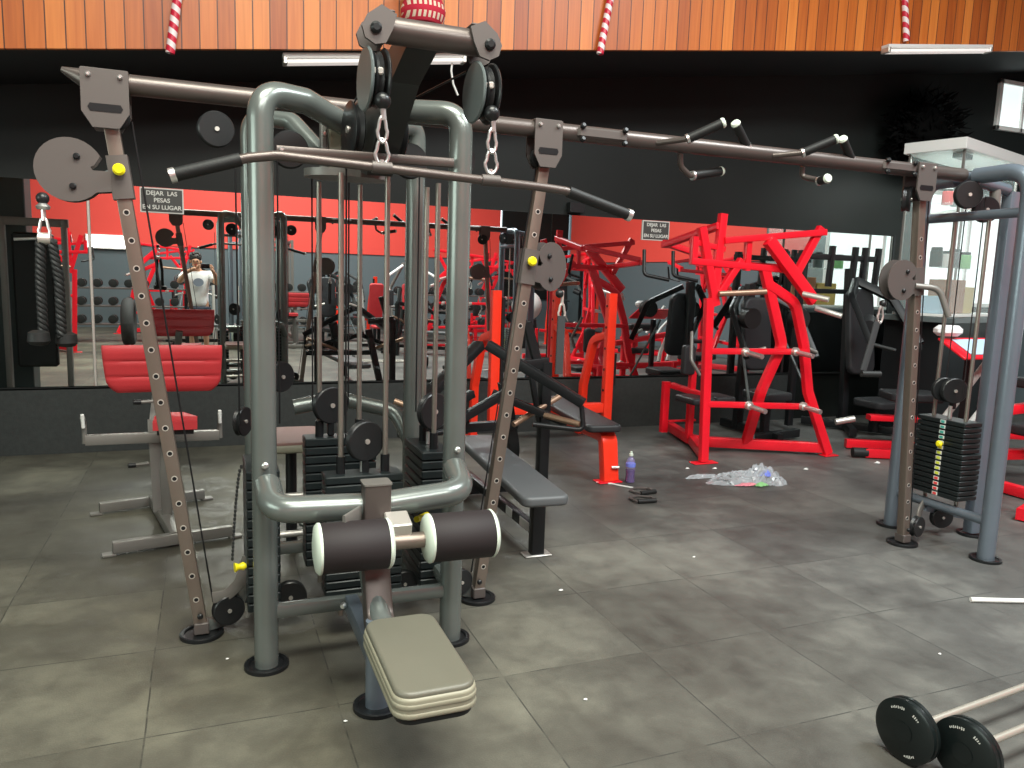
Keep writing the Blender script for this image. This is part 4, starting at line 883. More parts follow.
# ------------------------------------------------------------------ RED LOW ROWER at the right
E_ = thing('seated_row_machine', 'red and black low row machine with white lever arms behind the right tower', 'gym machine', (6.1, 4.7, 0))
def eb(pts, w, h, name, m='red', fil=None, up=(0, 0, 1)): return MB().bar(fillet(pts, fil, 6) if fil else pts, w, h, up=up).build(name, m, E_)
f_ = eb([V(5.60, 5.22, 0.05), V(6.7, 4.72, 0.05)], 0.07, 0.08, 'base_rail'); MB().cyl((5.50, 5.265, 0.05), (5.62, 5.21, 0.05), 0.045).build('rubber_foot', 'rubber', f_)
eb([V(5.75, 5.6, 0.05), V(6.85, 5.05, 0.05)], 0.07, 0.08, 'base_rail')
eb([V(6.2, 4.97, 0.05), V(6.4, 5.25, 0.05)], 0.07, 0.08, 'base_tie')
eb([V(6.15, 5.3, 0.1), V(6.15, 5.3, 0.40)], 0.06, 0.06, 'post', up=(0, 1, 0)); eb([V(5.85, 5.45, 0.33), V(6.5, 5.15, 0.33)], 0.12, 0.05, 'side_shroud')
MB().pad((6.2, 5.30, 0.55), 0.5, 0.35, 0.08, Rz(-0.4), rc=0.06).build('seat', 'leather', E_)
eb([V(6.15, 5.32, 0.4), V(6.2, 5.30, 0.52)], 0.06, 0.06, 'seat_post')
MB().cyl((5.78, 5.55, 0.30), (5.62, 5.62, 0.26), 0.03).build('weight_peg', 'steel', E_)
for dx in (0, 0.22):
    MB().tube(fillet([V(5.95+dx, 4.75-dx*0.5, 0.42), V(6.0+dx, 4.7-dx*0.5, 0.55), V(6.28+dx*0.6, 4.6-dx*0.5, 1.02-dx)], 0.15), 0.028).build('lever_arm', 'white', E_)
eb([V(6.15, 4.85, 0.30), V(6.95, 4.35, 0.30)], 0.06, 0.06, 'lever_base'); eb([V(6.1, 4.85, 0.05), V(6.15, 4.85, 0.42)], 0.06, 0.06, 'post', up=(0, 1, 0))
F_ = thing('plate_rack_machine', 'red low plate-loaded machine with black pads cut by the right edge', 'gym machine', (6.2, 3.9, 0))
def fb(pts, w, h, name, m='red', fil=None, up=(0, 0, 1)): return MB().bar(fillet(pts, fil, 6) if fil else pts, w, h, up=up).build(name, m, F_)
fb([V(5.15, 3.42, 0.05), V(6.4, 3.9, 0.05)], 0.08, 0.08, 'base_rail'); fb([V(5.75, 4.1, 0.10), V(5.75, 4.1, 0.80)], 0.07, 0.07, 'post', up=(0, 1, 0))
fb([V(5.6, 4.15, 0.28), V(6.7, 3.95, 0.28)], 0.08, 0.08, 'mid_rail'); fb([V(5.6, 4.1, 0.62), V(6.7, 3.9, 0.75)], 0.07, 0.07, 'upper_rail')
fb([V(5.75, 4.1, 0.05), V(5.75, 3.65, 0.05)], 0.07, 0.08, 'base_tie')
MB().pad((6.1, 3.95, 0.86), 0.5, 0.3, 0.08, rc=0.05).build('seat', 'leather', F_); MB().pad((6.0, 3.95, 0.50), 0.4, 0.3, 0.08, rc=0.05).build('chest_pad', 'leather', F_)
fb([V(6.0, 3.95, 0.28), V(6.0, 3.95, 0.80)], 0.06, 0.06, 'seat_post', up=(0, 1, 0))

# ------------------------------------------------------------------ COUNTER with display case
Ct = thing('reception_counter', 'tall black counter carrying the glass display case', 'counter', (7.8, 6.1, 0))
RZ = Rz(0.30)
def cp(x, y, z): return V(6.95, 5.62, 0)+RZ @ V(x, y, 0)+V(0, 0, z)
MB().box(cp(0.98, 0.35, 0.61), (1.8, 0.62, 1.22), RZ).build('body', 'black', Ct)
MB().box(cp(0.95, 0.30, 1.25), (2.0, 0.80, 0.055), RZ).build('top', 'gplastic', Ct)
Dc = thing('display_case', 'glass display case with thick white top standing on the black counter', 'display case', cp(0.7, 0.25, 1.28))
MB().box(cp(0.72, 0.27, 2.98), (1.56, 0.60, 0.11), RZ).build('top', 'white', Dc)
MB().box(cp(0.72, 0.27, 1.295), (1.46, 0.56, 0.03), RZ).build('base', 'white', Dc)
for x, y in ((0.01, 0.01), (1.43, 0.01), (0.01, 0.53), (1.43, 0.53)): MB().box(cp(x, y, 2.115), (0.025, 0.025, 1.62), RZ).build('corner_post', 'silver', Dc)
MB().box(cp(0.72, 0.0, 2.115), (1.40, 0.006, 1.60), RZ).build('front_glass', 'glass', Dc); MB().box(cp(0.0, 0.27, 2.115), (0.006, 0.50, 1.60), RZ).build('side_glass', 'glass', Dc)
for z in (1.78, 2.42): MB().box(cp(0.72, 0.27, z), (1.40, 0.50, 0.012), RZ).build('shelf', 'glass', Dc)
MB().box(cp(0.20, 0.10, 2.89), (0.24, 0.10, 0.05), RZ).build('lamp_housing', 'plastic', Dc)
area('case_fill_lamp', tuple(cp(0.72, 0.27, 2.91)), (0, 0, 0.30), 1.2, 0.3, 16, (0.92, 1.0, 0.95))  # lamp added to brighten the inside of the case
tubs = [(0.30, 2.426, 'redp', 0.055, 0.16, 'tall red supplement tub on the upper glass shelf'), (0.50, 2.426, 'plastic', 0.05, 0.14, 'black supplement tub in the middle of the upper glass shelf'), (0.66, 2.426, 'gold', 0.05, 0.17, 'gold-lidded tub on the upper glass shelf'),
        (0.84, 2.426, 'knit', 0.055, 0.15, 'dark red tub right of the gold tub on the upper shelf'), (1.02, 2.426, 'limep', 0.05, 0.13, 'yellow-green tub on the upper glass shelf'), (1.2, 2.426, 'pink', 0.055, 0.18, 'pink tub at the right end of the upper shelf'),
        (0.18, 1.786, 'plastic', 0.06, 0.20, 'large black tub at the left of the lower glass shelf'), (0.40, 1.786, 'white', 0.06, 0.17, 'white tub on the lower glass shelf'), (0.62, 1.786, 'gplastic', 0.06, 0.20, 'grey tub on the lower glass shelf'), (0.9, 1.786, 'green', 0.06, 0.18, 'green tub on the lower glass shelf')]
for x, z, m_, r, h_, lb in tubs:
    c = cp(x, 0.24, z+0.0005); t = thing('supplement_tub', lb, 'tub', c, 'supplement tubs in the display case')
    MB().lathe([(r*0.9, 0), (r, 0.008), (r, h_*0.82), (r*0.85, h_*0.86)], c, (0, 0, 1), 20).build('body', m_, t); MB().lathe([(r*0.88, h_*0.85), (r*0.9, h_*0.87), (r*0.9, h_), (r*0.8, h_+0.004)], c, (0, 0, 1), 20).build('lid', 'plastic', t)
def carton(c, sz, m_, lb, rz=0.3):
    t = thing('cardboard_box', lb, 'box', V(c[0], c[1], c[2]-sz[2]/2)); MB().box(c, sz, Rz(rz)).build('carton', m_, t); MB().box((c[0], c[1], c[2]+sz[2]/2), (sz[0], 0.05, 0.003), Rz(rz)).build('tape', 'gold', t)
carton(cp(0.42, 0.20, 1.487), (0.32, 0.24, 0.35), 'card', 'brown cardboard carton inside the bottom of the display case')
carton(cp(0.135, 0.20, 1.401), (0.15, 0.20, 0.18), 'pale', 'pale blue carton beside the brown carton in the display case')
carton(cp(0.74, 0.20, 1.452), (0.26, 0.20, 0.28), 'tubgold', 'ochre carton right of the brown carton in the display case')
# papers and magazine on the front shelf of the row machine side
t = thing('leaflet_stand', 'low black stand with tilted red and pale leaflet behind the right tower rods', 'stand', (5.95, 4.45, 0))
MB().box((5.95, 4.55, 0.50), (0.06, 0.06, 1.0)).build('post', 'black', t); MB().box((5.95, 4.55, 0.02), (0.35, 0.35, 0.03)).build('foot', 'black', t)
fr = MB().box((5.95, 4.50, 1.08), (0.60, 0.30, 0.02), Rx(0.5)).build('red_frame', 'red', t); MB().box((5.98, 4.493, 1.095), (0.44, 0.22, 0.012), Rx(0.5)).build('leaflet', 'pale', fr)
o = MB().box((5.72, 4.60, 1.22), (0.22, 0.12, 0.09), Rz(-0.3), e=0.03).build('folded_towel', 'cloth_white', base=(5.72, 4.60, 1.175)); tag(o, 'white folded towel lying on the tilted red stand', 'towel')
# black tinsel wreath on the wall above the case
random.seed(3)
q = MB()
wc = V(7.78, 6.83, 3.33)
for k in range(1100):
    a = random.uniform(0, 2*math.pi); rr = 0.52*math.sqrt(random.random()); p = wc+V(rr*1.05*math.cos(a), random.uniform(-0.10, 0.12), rr*0.95*math.sin(a)); dd = V(math.cos(a)*0.7+random.uniform(-.5, .5), random.uniform(-0.7, 0.3), math.sin(a)*0.7+random.uniform(-.5, .5)).normalized()
    sd = dd.orthogonal().normalized()*0.025; q.v += [p-sd, p+sd, p+dd*0.13]; n0 = len(q.v); q.f.append((n0-3, n0-2, n0-1))
q.lathe([(0.02, -0.08), (0.30, -0.05), (0.36, 0.02), (0.30, 0.12), (0.05, 0.16)], wc, (0, 1, 0), 20)
o = q.build('tinsel_wreath', 'garland', base=tuple(wc)); tag(o, 'round black bushy wreath on the dark wall above the display case', 'decoration')

# ------------------------------------------------------------------ FLOOR ITEMS
def barbell(a, d, L_, r, label):
    a = Vector(a); d = Vector(d).normalized(); t = thing('barbell', label, 'barbell', V(a.x, a.y, 0), 'fixed barbells on the floor')
    MB().cyl(a, a+d*L_, 0.0125, n=16).build('bar', 'barsteel', t)
    for p in (a, a+d*L_):
        s = 1 if p is not a and (p-a).length > 0.1 else -1
        pl = MB().lathe([(0.018, 0.0), (r*0.90, 0.0), (r*0.93, 0.002), (r, 0.006), (r, 0.018), (r*0.965, 0.021), (r*0.965, 0.025), (r, 0.028), (r, 0.040), (r*0.9, 0.046), (0.02, 0.046)], p+d*s*0.0, d*s, 44).build('end_plate', 'disc_black', t)
        f = p+d*s*0.0465
        MB().lathe([(r*0.30, 0), (r*0.31, 0.002), (r*0.27, 0.002)], f, d*s, 30).build('hub_ring', 'disc_black', pl)
        u = d.orthogonal().normalized(); w = d.cross(u)
        random.seed(int(L_*100))
        for a0, a1 in ((0.15, 0.75), (3.3, 3.75), (1.2, 1.5)):
            k = a0; q = MB()
            while k < a1:
                c = f+(u*math.cos(k)+w*math.sin(k))*r*0.74; dd = random.uniform(0.003, 0.006)
                rd = (u*math.cos(k)+w*math.sin(k)); tg_ = d.cross(rd)
                q.v += [c-rd*dd-tg_*0.0022, c+rd*dd-tg_*0.0012, c+rd*dd*0.8+tg_*0.002, c-rd*dd*0.7+tg_*0.0018]; n0 = len(q.v); q.f.append((n0-4, n0-3, n0-2, n0-1)); k += 0.085
            q.v = [v+d*s*0.0008 for v in q.v]
            q.build('worn_lettering', 'letters', pl, smooth=None)
M['disc_black'] = mat('black_disc_enamel', (0.006, 0.009, 0.009), 0.33, 0.0, spec=0.35, coat=0.15)
barbell((2.15, 1.70, 0.1065), (0.99, 0.10, 0), 1.15, 0.106, 'fixed barbell with black end discs, the one nearer the cable station')
barbell((2.235, 1.55, 0.1065), (0.99, 0.10, 0), 1.15, 0.106, 'fixed barbell with black end discs, the one nearest the bottom right corner')
o = MB().cyl((3.55, 2.56, 0.0125), (4.9, 2.05, 0.0125), 0.012).build('plain_bar', 'white', base=(3.55, 2.56, 0)); tag(o, 'thin pale bar lying on the floor by the right edge', 'bar')
# bottle
t = thing('water_bottle', 'purple plastic bottle with dark drink standing by the orange-red bench foot', 'bottle', (3.02, 5.03, 0))
MB().lathe([(0.030, 0.0), (0.036, 0.004), (0.037, 0.02), (0.034, 0.06), (0.037, 0.10), (0.037, 0.15), (0.030, 0.18), (0.014, 0.20), (0.014, 0.215)], (3.02, 5.03, 0.001), n=26).build('body', 'bottle', t)
MB().lathe([(0.028, 0.003), (0.0360, 0.01), (0.0335, 0.06), (0.0362, 0.10)], (3.02, 5.03, 0.001), n=22).build('drink', 'liquid', t)
MB().lathe([(0.0380, 0.125), (0.0383, 0.128), (0.0383, 0.15), (0.0375, 0.153)], (3.02, 5.03, 0.001), n=26).build('wrap_label', 'blueprint', t)
MB().lathe([(0.016, 0.21), (0.016, 0.228), (0.009, 0.232), (0.009, 0.245)], (3.02, 5.03, 0.001), n=18).build('cap', 'cap', t)
# ankle/handle pieces lying
def handle(c, rz, label, chain=False):
    t = thing('stirrup_grip', label, 'grip', (c[0], c[1], 0), 'stirrup handles on the floor')
    R = Rz(rz); P = lambda x, y, z: V(c[0], c[1], 0)+R @ V(x*1.15, y*1.3, z)
    MB().cyl(P(-0.06, -0.05, 0.017), P(0.06, -0.05, 0.017), 0.0165, n=14).build('grip', 'rubber', t)
    MB().bar(fillet([P(-0.062, -0.05, 0.017), P(-0.075, 0.03, 0.012), P(0.0, 0.07, 0.010), P(0.075, 0.03, 0.012), P(0.062, -0.05, 0.017)], 0.03), 0.022, 0.012).build('stirrup', 'plate', t)
    if chain:
        q = MB(); q.tube(fillet([P(0.0, 0.06, 0.010), P(-0.05, 0.16, 0.006), P(-0.07, 0.21, 0.006), P(-0.09, 0.215, 0.006)], 0.03), 0.0065, 8); q.build('chain', 'white', t)
handle((2.97, 4.76), 0.15, 'dark stirrup handle with chrome chain on the floor by the bottle', True)
handle((2.86, 4.57), -0.1, 'dark stirrup handle without chain, nearer the camera than its twin')
# crumpled plastic bag
random.seed(11)
import mathutils
def crumple(c, sx, sy, sz, seed, n=26, tail=None):
    q = MB(); base = []
    for j in range(n+1):
        for i in range(n+1):
            u = i/n*2-1; v = j/n*2-1; rr = math.hypot(u, v)
            p3 = V(u*2.3+seed, v*2.3, seed*0.37)
            nz = mathutils.noise.ridged_multi_fractal(p3, 0.7, 2.3, 4, 1.0, 2.0) if hasattr(mathutils.noise, 'ridged_multi_fractal') else 0.5
            nx_ = mathutils.noise.noise(p3*1.9+V(5, 0, 0)); ny_ = mathutils.noise.noise(p3*1.9+V(0, 7, 0))
            env = max(0.0, 1-rr**2.2)
            edge_ = 1+0.28*mathutils.noise.noise(V(math.atan2(v, u)*1.7+seed, 0, seed))
            q.v.append(Vector(c)+V((u*edge_+nx_*0.22)*sx, (v*edge_+ny_*0.22)*sy, 0.004+max(0, sz*env*(0.25+0.45*nz))))
    for j in range(n):
        for i in range(n):
            if math.hypot((i+0.5)/n*2-1, (j+0.5)/n*2-1) < 1.02:
                a = j*(n+1)+i; q.f.append((a, a+1, a+n+2, a+n+1))
    return q
t = thing('plastic_bag', 'crumpled clear plastic bag with coloured wrappers lying before the red leverage machine', 'bag', (3.9, 4.83, 0))
crumple((3.88, 4.86, 0), 0.25, 0.14, 0.075, 2.3, 34).build('film', 'bag', t, smooth=20); crumple((4.08, 4.80, 0.0), 0.18, 0.10, 0.14, 6.1, 22).build('film', 'bag', t, smooth=20); crumple((3.66, 5.0, 0), 0.16, 0.035, 0.03, 9.4, 12).build('handle_strip', 'bag', t, smooth=20)
crumple((4.13, 4.68, 0.0), 0.10, 0.06, 0.07, 4.2, 12).build('film', 'bag', t, smooth=20)
crumple((3.87, 4.70, 0.004), 0.10, 0.03, 0.02, 3.3, 8).build('wrapper', 'pink', t, smooth=20); crumple((3.97, 4.66, 0.004), 0.06, 0.03, 0.03, 5.3, 8).build('wrapper', 'green', t, smooth=20); crumple((4.10, 4.76, 0.05), 0.05, 0.04, 0.05, 7.3, 8).build('wrapper', 'blueprint', t, smooth=20)
scr = [((3.72, 5.28), 0.03, 'small white paper scrap by the red rack foot plate'), ((3.95, 5.22), 0.035, 'larger white paper scrap right of the red rack foot plate'), ((4.72, 5.0), 0.04, 'white paper scrap lying right of the plastic bag'), ((5.55, 5.02), 0.05, 'crumpled white tissue before the red low row machine'),
       ((0.05, 3.08), 0.012, 'tiny white paper crumb in front of the left rail foot'), ((0.42, 2.50), 0.012, 'tiny white crumb left of the seat post'), ((1.28, 2.36), 0.014, 'tiny white crumb right of the grey seat'), ((2.55, 3.5), 0.015, 'tiny white crumb in the middle of the open floor'), ((1.62, 3.30), 0.02, 'flat pale scrap on the floor below the slate bench end'), ((2.9, 2.2), 0.012, 'tiny white crumb above the floor barbells')]
for (x, y), s_, lb in scr:
    s_ *= 0.55
    o = crumple((x, y, 0.0), s_, s_*0.7, s_*0.6, x*3, 8).build('paper_scrap', 'white', base=(x, y, 0), smooth=20); tag(o, lb, 'litter', 'white litter on the rubber floor')

# ------------------------------------------------------------------ PERSON taking the picture (seen in the mirror)
PS = thing('person', 'person in a white printed T-shirt holding a phone up to take the picture', 'person', (-0.12, -0.42, 0))
def skin(name, joints, edges, m, parent, levels=2, root=0):
    me = bpy.data.meshes.new(name); off = Vector((0, 0, 0)); p = parent
    while p is not None: off += p.location; p = p.parent
    me.from_pydata([tuple(Vector(j[0])-off) for j in joints], edges, []); me.materials.append(M[m])
    o = bpy.data.objects.new(name, me); COL.objects.link(o); o.parent = parent
    sk = o.modifiers.new('skin', 'SKIN'); sk.use_smooth_shade = True
    for i, j in enumerate(joints): me.skin_vertices[0].data[i].radius = j[1] if isinstance(j[1], tuple) else (j[1], j[1])
    me.skin_vertices[0].data[root].use_root = True
    sb = o.modifiers.new('sub', 'SUBSURF'); sb.levels = levels; sb.render_levels = levels
    return o
px, py = -0.12, -0.42
J = [((px, py, 0.95), (0.15, 0.11)), ((px, py, 1.15), (0.14, 0.10)), ((px, py, 1.36), (0.16, 0.105)), ((px, py, 1.46), (0.07, 0.06)), ((px-0.015, py+0.01, 1.53), (0.055, 0.055)), ((px-0.03, py+0.03, 1.62), (0.078, 0.092)), ((px-0.03, py+0.02, 1.68), (0.07, 0.085)),
     ((px-0.19, py, 1.40), 0.062), ((px-0.30, py+0.14, 1.27), 0.045), ((px-0.17, py+0.33, 1.44), 0.035), ((px-0.02, py+0.385, 1.515), 0.028),
     ((px+0.19, py, 1.40), 0.062), ((px+0.31, py+0.14, 1.25), 0.045), ((px+0.27, py+0.34, 1.42), 0.035), ((px+0.215, py+0.385, 1.515), 0.028),
     ((px-0.10, py, 0.86), 0.088), ((px-0.11, py+0.01, 0.48), 0.058), ((px-0.12, py-0.02, 0.10), 0.04), ((px-0.13, py+0.12, 0.055), 0.035),
     ((px+0.10, py, 0.86), 0.088), ((px+0.11, py+0.01, 0.48), 0.058), ((px+0.12, py-0.02, 0.10), 0.04), ((px+0.13, py+0.12, 0.055), 0.035)]
Eg = [(0, 1), (1, 2), (2, 3), (3, 4), (4, 5), (5, 6), (2, 7), (7, 8), (8, 9), (9, 10), (2, 11), (11, 12), (12, 13), (13, 14), (0, 15), (15, 16), (16, 17), (17, 18), (0, 19), (19, 20), (20, 21), (21, 22)]
body = skin('body', J, Eg, 'skin', PS)
# T-shirt
TJ = [((px, py, 0.80), (0.185, 0.135)), ((px, py, 1.12), (0.175, 0.125)), ((px, py, 1.36), (0.195, 0.130)), ((px, py, 1.44), (0.10, 0.08)), ((px-0.20, py, 1.40), 0.082), ((px-0.275, py+0.10, 1.305), 0.075), ((px+0.20, py, 1.40), 0.082), ((px+0.285, py+0.10, 1.29), 0.075)]
skin('t_shirt', TJ, [(0, 1), (1, 2), (2, 3), (2, 4), (4, 5), (2, 6), (6, 7)], 'cloth_white', PS)
MB().sweep([V(px+0.01, py+0.128, 1.27), V(px+0.01, py+0.142, 1.27)], circ(0.085, 20, 0.07), up=(0, 0, 1)).build('shirt_print', 'print', PS)
skin('shorts', [((px, py, 0.90), (0.155, 0.11)), ((px-0.10, py, 0.80), 0.105), ((px-0.11, py, 0.55), 0.095), ((px+0.10, py, 0.80), 0.105), ((px+0.11, py, 0.55), 0.095)], [(0, 1), (1, 2), (0, 3), (3, 4)], 'navy', PS)
for s in (-1, 1):
    MB().pad((px+s*0.125, py+0.05, 0.05), 0.105, 0.29, 0.10, rc=0.05, e=0.035).build('shoe', 'black', PS)
hr = MB(); random.seed(5); hr.ball((px-0.03, py-0.005, 1.685), 0.098, 12, 0.85)
for k in range(60):
    a = random.uniform(0, 2*math.pi); e_ = random.uniform(0.2, 1.4); d = V(math.cos(a)*math.cos(e_), math.sin(a)*math.cos(e_), math.sin(e_)); hr.ball(V(px-0.03, py-0.005, 1.685)+d*0.088, random.uniform(0.016, 0.026), 5)
hr.build('hair', 'hair', PS)
fc = MB()
fc.ball((px-0.062, py+0.105, 1.63), 0.011, 8).ball((px+0.002, py+0.105, 1.63), 0.011, 8); fc.build('eye', 'hair', PS)
MB().prism([(-0.014, 0), (0.014, 0), (0.005, 0.05), (-0.005, 0.05)], (px-0.03, py+0.118, 1.585), (1, 0, 0), (0, 0.15, 1), 0.028).build('nose', 'skin', PS)
MB().sweep([V(px-0.05, py+0.11, 1.563), V(px-0.03, py+0.116, 1.561), V(px-0.01, py+0.11, 1.563)], circ(0.005, 8)).build('mouth', 'redp', PS)
for s in (-1, 1): MB().ball((px-0.03+s*0.082, py+0.02, 1.615), 0.02, 8, 1.4).build('ear', 'skin', PS)
# hands: five fingers each around the phone
for s, hx in ((-1, -0.095), (1, 0.100)):
    hb = V(hx, -0.050, 1.545)
    JJ = [(hb+V(s*0.035, -0.01, -0.045), 0.024), (hb+V(s*0.018, -0.004, -0.015), 0.026)]; EE = [(0, 1)]
    for k in range(4):
        o0 = len(JJ); zz_ = 0.022-k*0.017
        JJ += [(hb+V(s*0.006, 0.006, zz_), 0.009), (hb+V(-s*0.012, 0.022+0.003*k, zz_), 0.0085), (hb+V(-s*(0.034-0.004*k), 0.020, zz_-0.002), 0.0075)]
        EE += [(1, o0), (o0, o0+1), (o0+1, o0+2)]
    o0 = len(JJ); JJ += [(hb+V(s*0.004, -0.028, -0.012), 0.011), (hb+V(-s*0.026, -0.022, 0.002), 0.009)]; EE += [(1, o0), (o0, o0+1)]
    skin('hand', JJ, EE, 'skin', PS, 2, 1)
ph = thing('mobile_phone', 'black phone held sideways in both hands of the person', 'phone', (0.0, -0.045, 1.51))
MB().pad((0.0, -0.045, 1.548), 0.155, 0.074, 0.009, Rx(math.radians(90)), rc=0.010, e=0.003).build('case', 'phone', ph)

# ------------------------------------------------------------------ THE HALL BEHIND THE CAMERA (seen in the mirrors)
dup(Q, (-2.6, -1.3, 0), math.pi*0.95, 'red leverage machine reflected at the left of the mirror', 'red machines across the hall')
dup(Q, (-0.9, -5.4, 0), math.pi, 'tall red leverage machine reflected behind the person', 'red machines across the hall')
dup(Q, (5.0, -1.2, 0), math.pi*1.1, 'red leverage machine reflected between the grey posts', 'red machines across the hall')
dup(O, (8.0, -1.4, 0), math.pi, 'orange-red bench press standing across the hall', 'red benches across the hall')
dup(P_, (1.65, -1.9, 0), math.pi*1.0, 'preacher bench with red pad standing across the hall', 'red benches across the hall')
dup(D2, (3.0, -4.3, 0), math.pi, 'black chest press machine standing across the hall', 'black machines across the hall')
dup(D, (8.9, -4.6, 0), math.pi, 'black press machine standing across the hall by the window', 'black machines across the hall')
# red upright backrest bench
t = thing('incline_bench', 'upright bench with a tall red backrest reflected between the guide rods', 'gym bench', (3.2, -1.5, 0))
MB().pad((3.2, -1.5, 0.92), 0.28, 0.80, 0.07, Rx(math.radians(80)), rc=0.05).build('backrest', 'redpad', t); MB().pad((3.2, -1.2, 0.46), 0.28, 0.36, 0.06, rc=0.05).build('seat', 'redpad', t)
MB().bar([V(3.2, -1.62, 0.03), V(3.2, -1.56, 1.0)], 0.06, 0.06, up=(1, 0, 0)).build('back_post', 'black', t); MB().bar([V(3.2, -1.8, 0.04), V(3.2, -0.9, 0.04)], 0.06, 0.06).build('base', 'black', t); MB().bar([V(3.2, -1.2, 0.04), V(3.2, -1.2, 0.43)], 0.06, 0.06, up=(0, 1, 0)).build('seat_post', 'black', t)
MB().bar([V(2.9, -1.8, 0.04), V(3.5, -1.8, 0.04)], 0.06, 0.06).build('foot_bar', 'black', t)
dup(Q, (-4.1, -3.6, 0), math.pi*0.9, 'red leverage machine standing at the far left across the hall', 'red machines across the hall')
dup(Q, (7.4, -5.6, 0), math.pi*1.05, 'red leverage machine at the right end across the hall', 'red machines across the hall')
dup(K, (0.2, -1.75, 0), math.pi*0.5, 'black lever bench standing across the hall behind the person', 'black machines across the hall')
dup(K, (5.1, -4.7, 0), math.pi*1.2, 'black lever bench standing across the hall to the right', 'black machines across the hall')
dup(E_, (1.8, -5.2, 0), math.pi*0.8, 'red and black row machine across the hall in the middle', 'red machines across the hall')
dup(F_, (7.0, -4.3, 0), math.pi*1.3, 'red low machine across the hall before the slate wall', 'red machines across the hall')
dup(D2, (-0.2, -4.7, 0), math.pi, 'black chest press across the hall left of the squat rack', 'black machines across the hall')
dup(O, (3.9, -5.6, 0), math.pi*0.9, 'orange-red bench press across the hall behind the upright red bench', 'red benches across the hall')
dup(Q, (6.3, 1.0, 0), math.pi*0.6, 'red leverage machine at the right side of the hall, mirrored above the orange bench', 'red machines across the hall')
dup(Q, (8.3, 2.3, 0), math.pi*0.5, 'red leverage machine near the right wall, mirrored left of the real one', 'red machines across the hall')
dup(E_, (9.0, -0.3, 0), math.pi*0.4, 'red and black row machine by the right wall', 'red machines across the hall')
def pale_machine(loc, rz, label):
    t = thing('pec_fly_machine', label, 'gym machine', (0, 0, 0), 'pale machines across the hall')
    for s in (-1, 1):
        MB().tube(fillet([V(s*0.35, 0.35, 0.03), V(s*0.35, 0.30, 1.2), V(s*0.12, 0.05, 1.75)], 0.2), 0.032).build('upright', 'silver', t)
        a = MB().tube(fillet([V(s*0.15, 0.0, 1.70), V(s*0.55, -0.25, 1.45), V(s*0.50, -0.45, 0.9)], 0.15), 0.028).build('swing_arm', 'white', t)
        MB().pad((s*0.50, -0.46, 1.02), 0.10, 0.32, 0.06, Rx(math.radians(90)), rc=0.03).build('arm_pad', 'leather', a)
        MB().tube([V(s*0.45, -0.5, 0.04), V(s*0.30, 0.5, 0.04)], 0.032).build('base_rail', 'silver', t)
    MB().tube([V(-0.35, 0.35, 0.8), V(0.35, 0.35, 0.8)], 0.028).build('cross_tube', 'silver', t)
    MB().pad((0, 0.05, 0.95), 0.28, 0.72, 0.08, Rx(math.radians(84)), rc=0.05).build('backrest', 'redpad', t)
    MB().pad((0, -0.20, 0.48), 0.34, 0.38, 0.08, rc=0.06).build('seat', 'redpad', t)
    MB().bar([V(0, -0.15, 0.03), V(0, -0.15, 0.44)], 0.07, 0.07, up=(0, 1, 0)).build('seat_post', 'black', t)
    MB().box((0, 0.42, 0.65), (0.30, 0.14, 1.1)).build('weight_stack_cover', 'gplastic', t)
    t.location = loc; t.rotation_euler = (0, 0, rz); return t
pf = pale_machine((4.1, -2.35, 0), math.pi, 'pale machine with white swing arms across the hall, right of the upright red bench')
dup(D2, (2.1, -0.55, 0), math.pi*0.9, 'black press machine mirrored low between the first guide rods', 'black machines across the hall')
dup(K, (4.0, -0.2, 0), math.pi*0.7, 'black lever bench mirrored low beside the right front post', 'black machines across the hall')
dup(T, (0.75, -1.3, 0), math.pi*0.6, 'blue-grey cable tower across the hall behind the person', 'cable towers across the hall')
# dumbbell racks
def dumbbell_proto():
    t = thing('dumbbell', 'x', 'dumbbell', (0, 0, 0))
    MB().cyl((-0.07, 0, 0.085), (0.07, 0, 0.085), 0.015, n=10).build('handle', 'chrome', t)
    for s in (-1, 1): MB().lathe([(0.04, 0), (0.082, 0.004), (0.085, 0.02), (0.082, 0.07), (0.04, 0.076)], (s*0.06, 0, 0.085), (s, 0, 0), 12).build('head', 'rubber', t)
    return t
DB = dumbbell_proto(); first = True
for ri, (rx, ry, nm) in enumerate(((-1.15, -3.2, 'left'), (1.95, -3.2, 'middle'), (5.2, -3.2, 'right'))):
    t = thing('dumbbell_rack', 'grey tiered dumbbell rack at the %s of the row across the hall' % nm, 'rack', (rx, ry, 0), 'dumbbell racks across the hall')
    for x in (-1.3, 1.3): MB().bar([V(rx+x, ry+0.25, 0.02), V(rx+x, ry-0.15, 1.15)], 0.06, 0.06, up=(1, 0, 0)).build('side_frame', 'silver', t); MB().bar([V(rx+x, ry+0.28, 0.03), V(rx+x, ry-0.28, 0.03)], 0.06, 0.05).build('foot', 'silver', t)
    for k, z in enumerate((0.35, 0.70, 1.05)): MB().box((rx, ry+0.16-0.14*k, z), (2.5, 0.29, 0.03)).build('shelf', 'plate', t)
    for k, z in enumerate((0.35, 0.70, 1.05)):
        for j in range(9):
            pos = V(rx-1.12+j*0.28, ry+0.16-0.14*k, z+0.0165)
            od = ('first', 'second', 'third', 'fourth', 'fifth', 'sixth', 'seventh', 'eighth', 'ninth')[j]
            lb = '%s black dumbbell from the left on the %s shelf of the %s rack' % (od, ('bottom', 'middle', 'top')[k], nm)
            if first: o = DB; o.location = pos; first = False; o['label'] = lb; o['group'] = 'dumbbells, %s rack %d' % (nm, k+1)
            else: dup(DB, pos, math.pi/2, lb, 'dumbbells, %s rack %d' % (nm, k+1))
            if o is DB: DB.rotation_euler = (0, 0, math.pi/2)
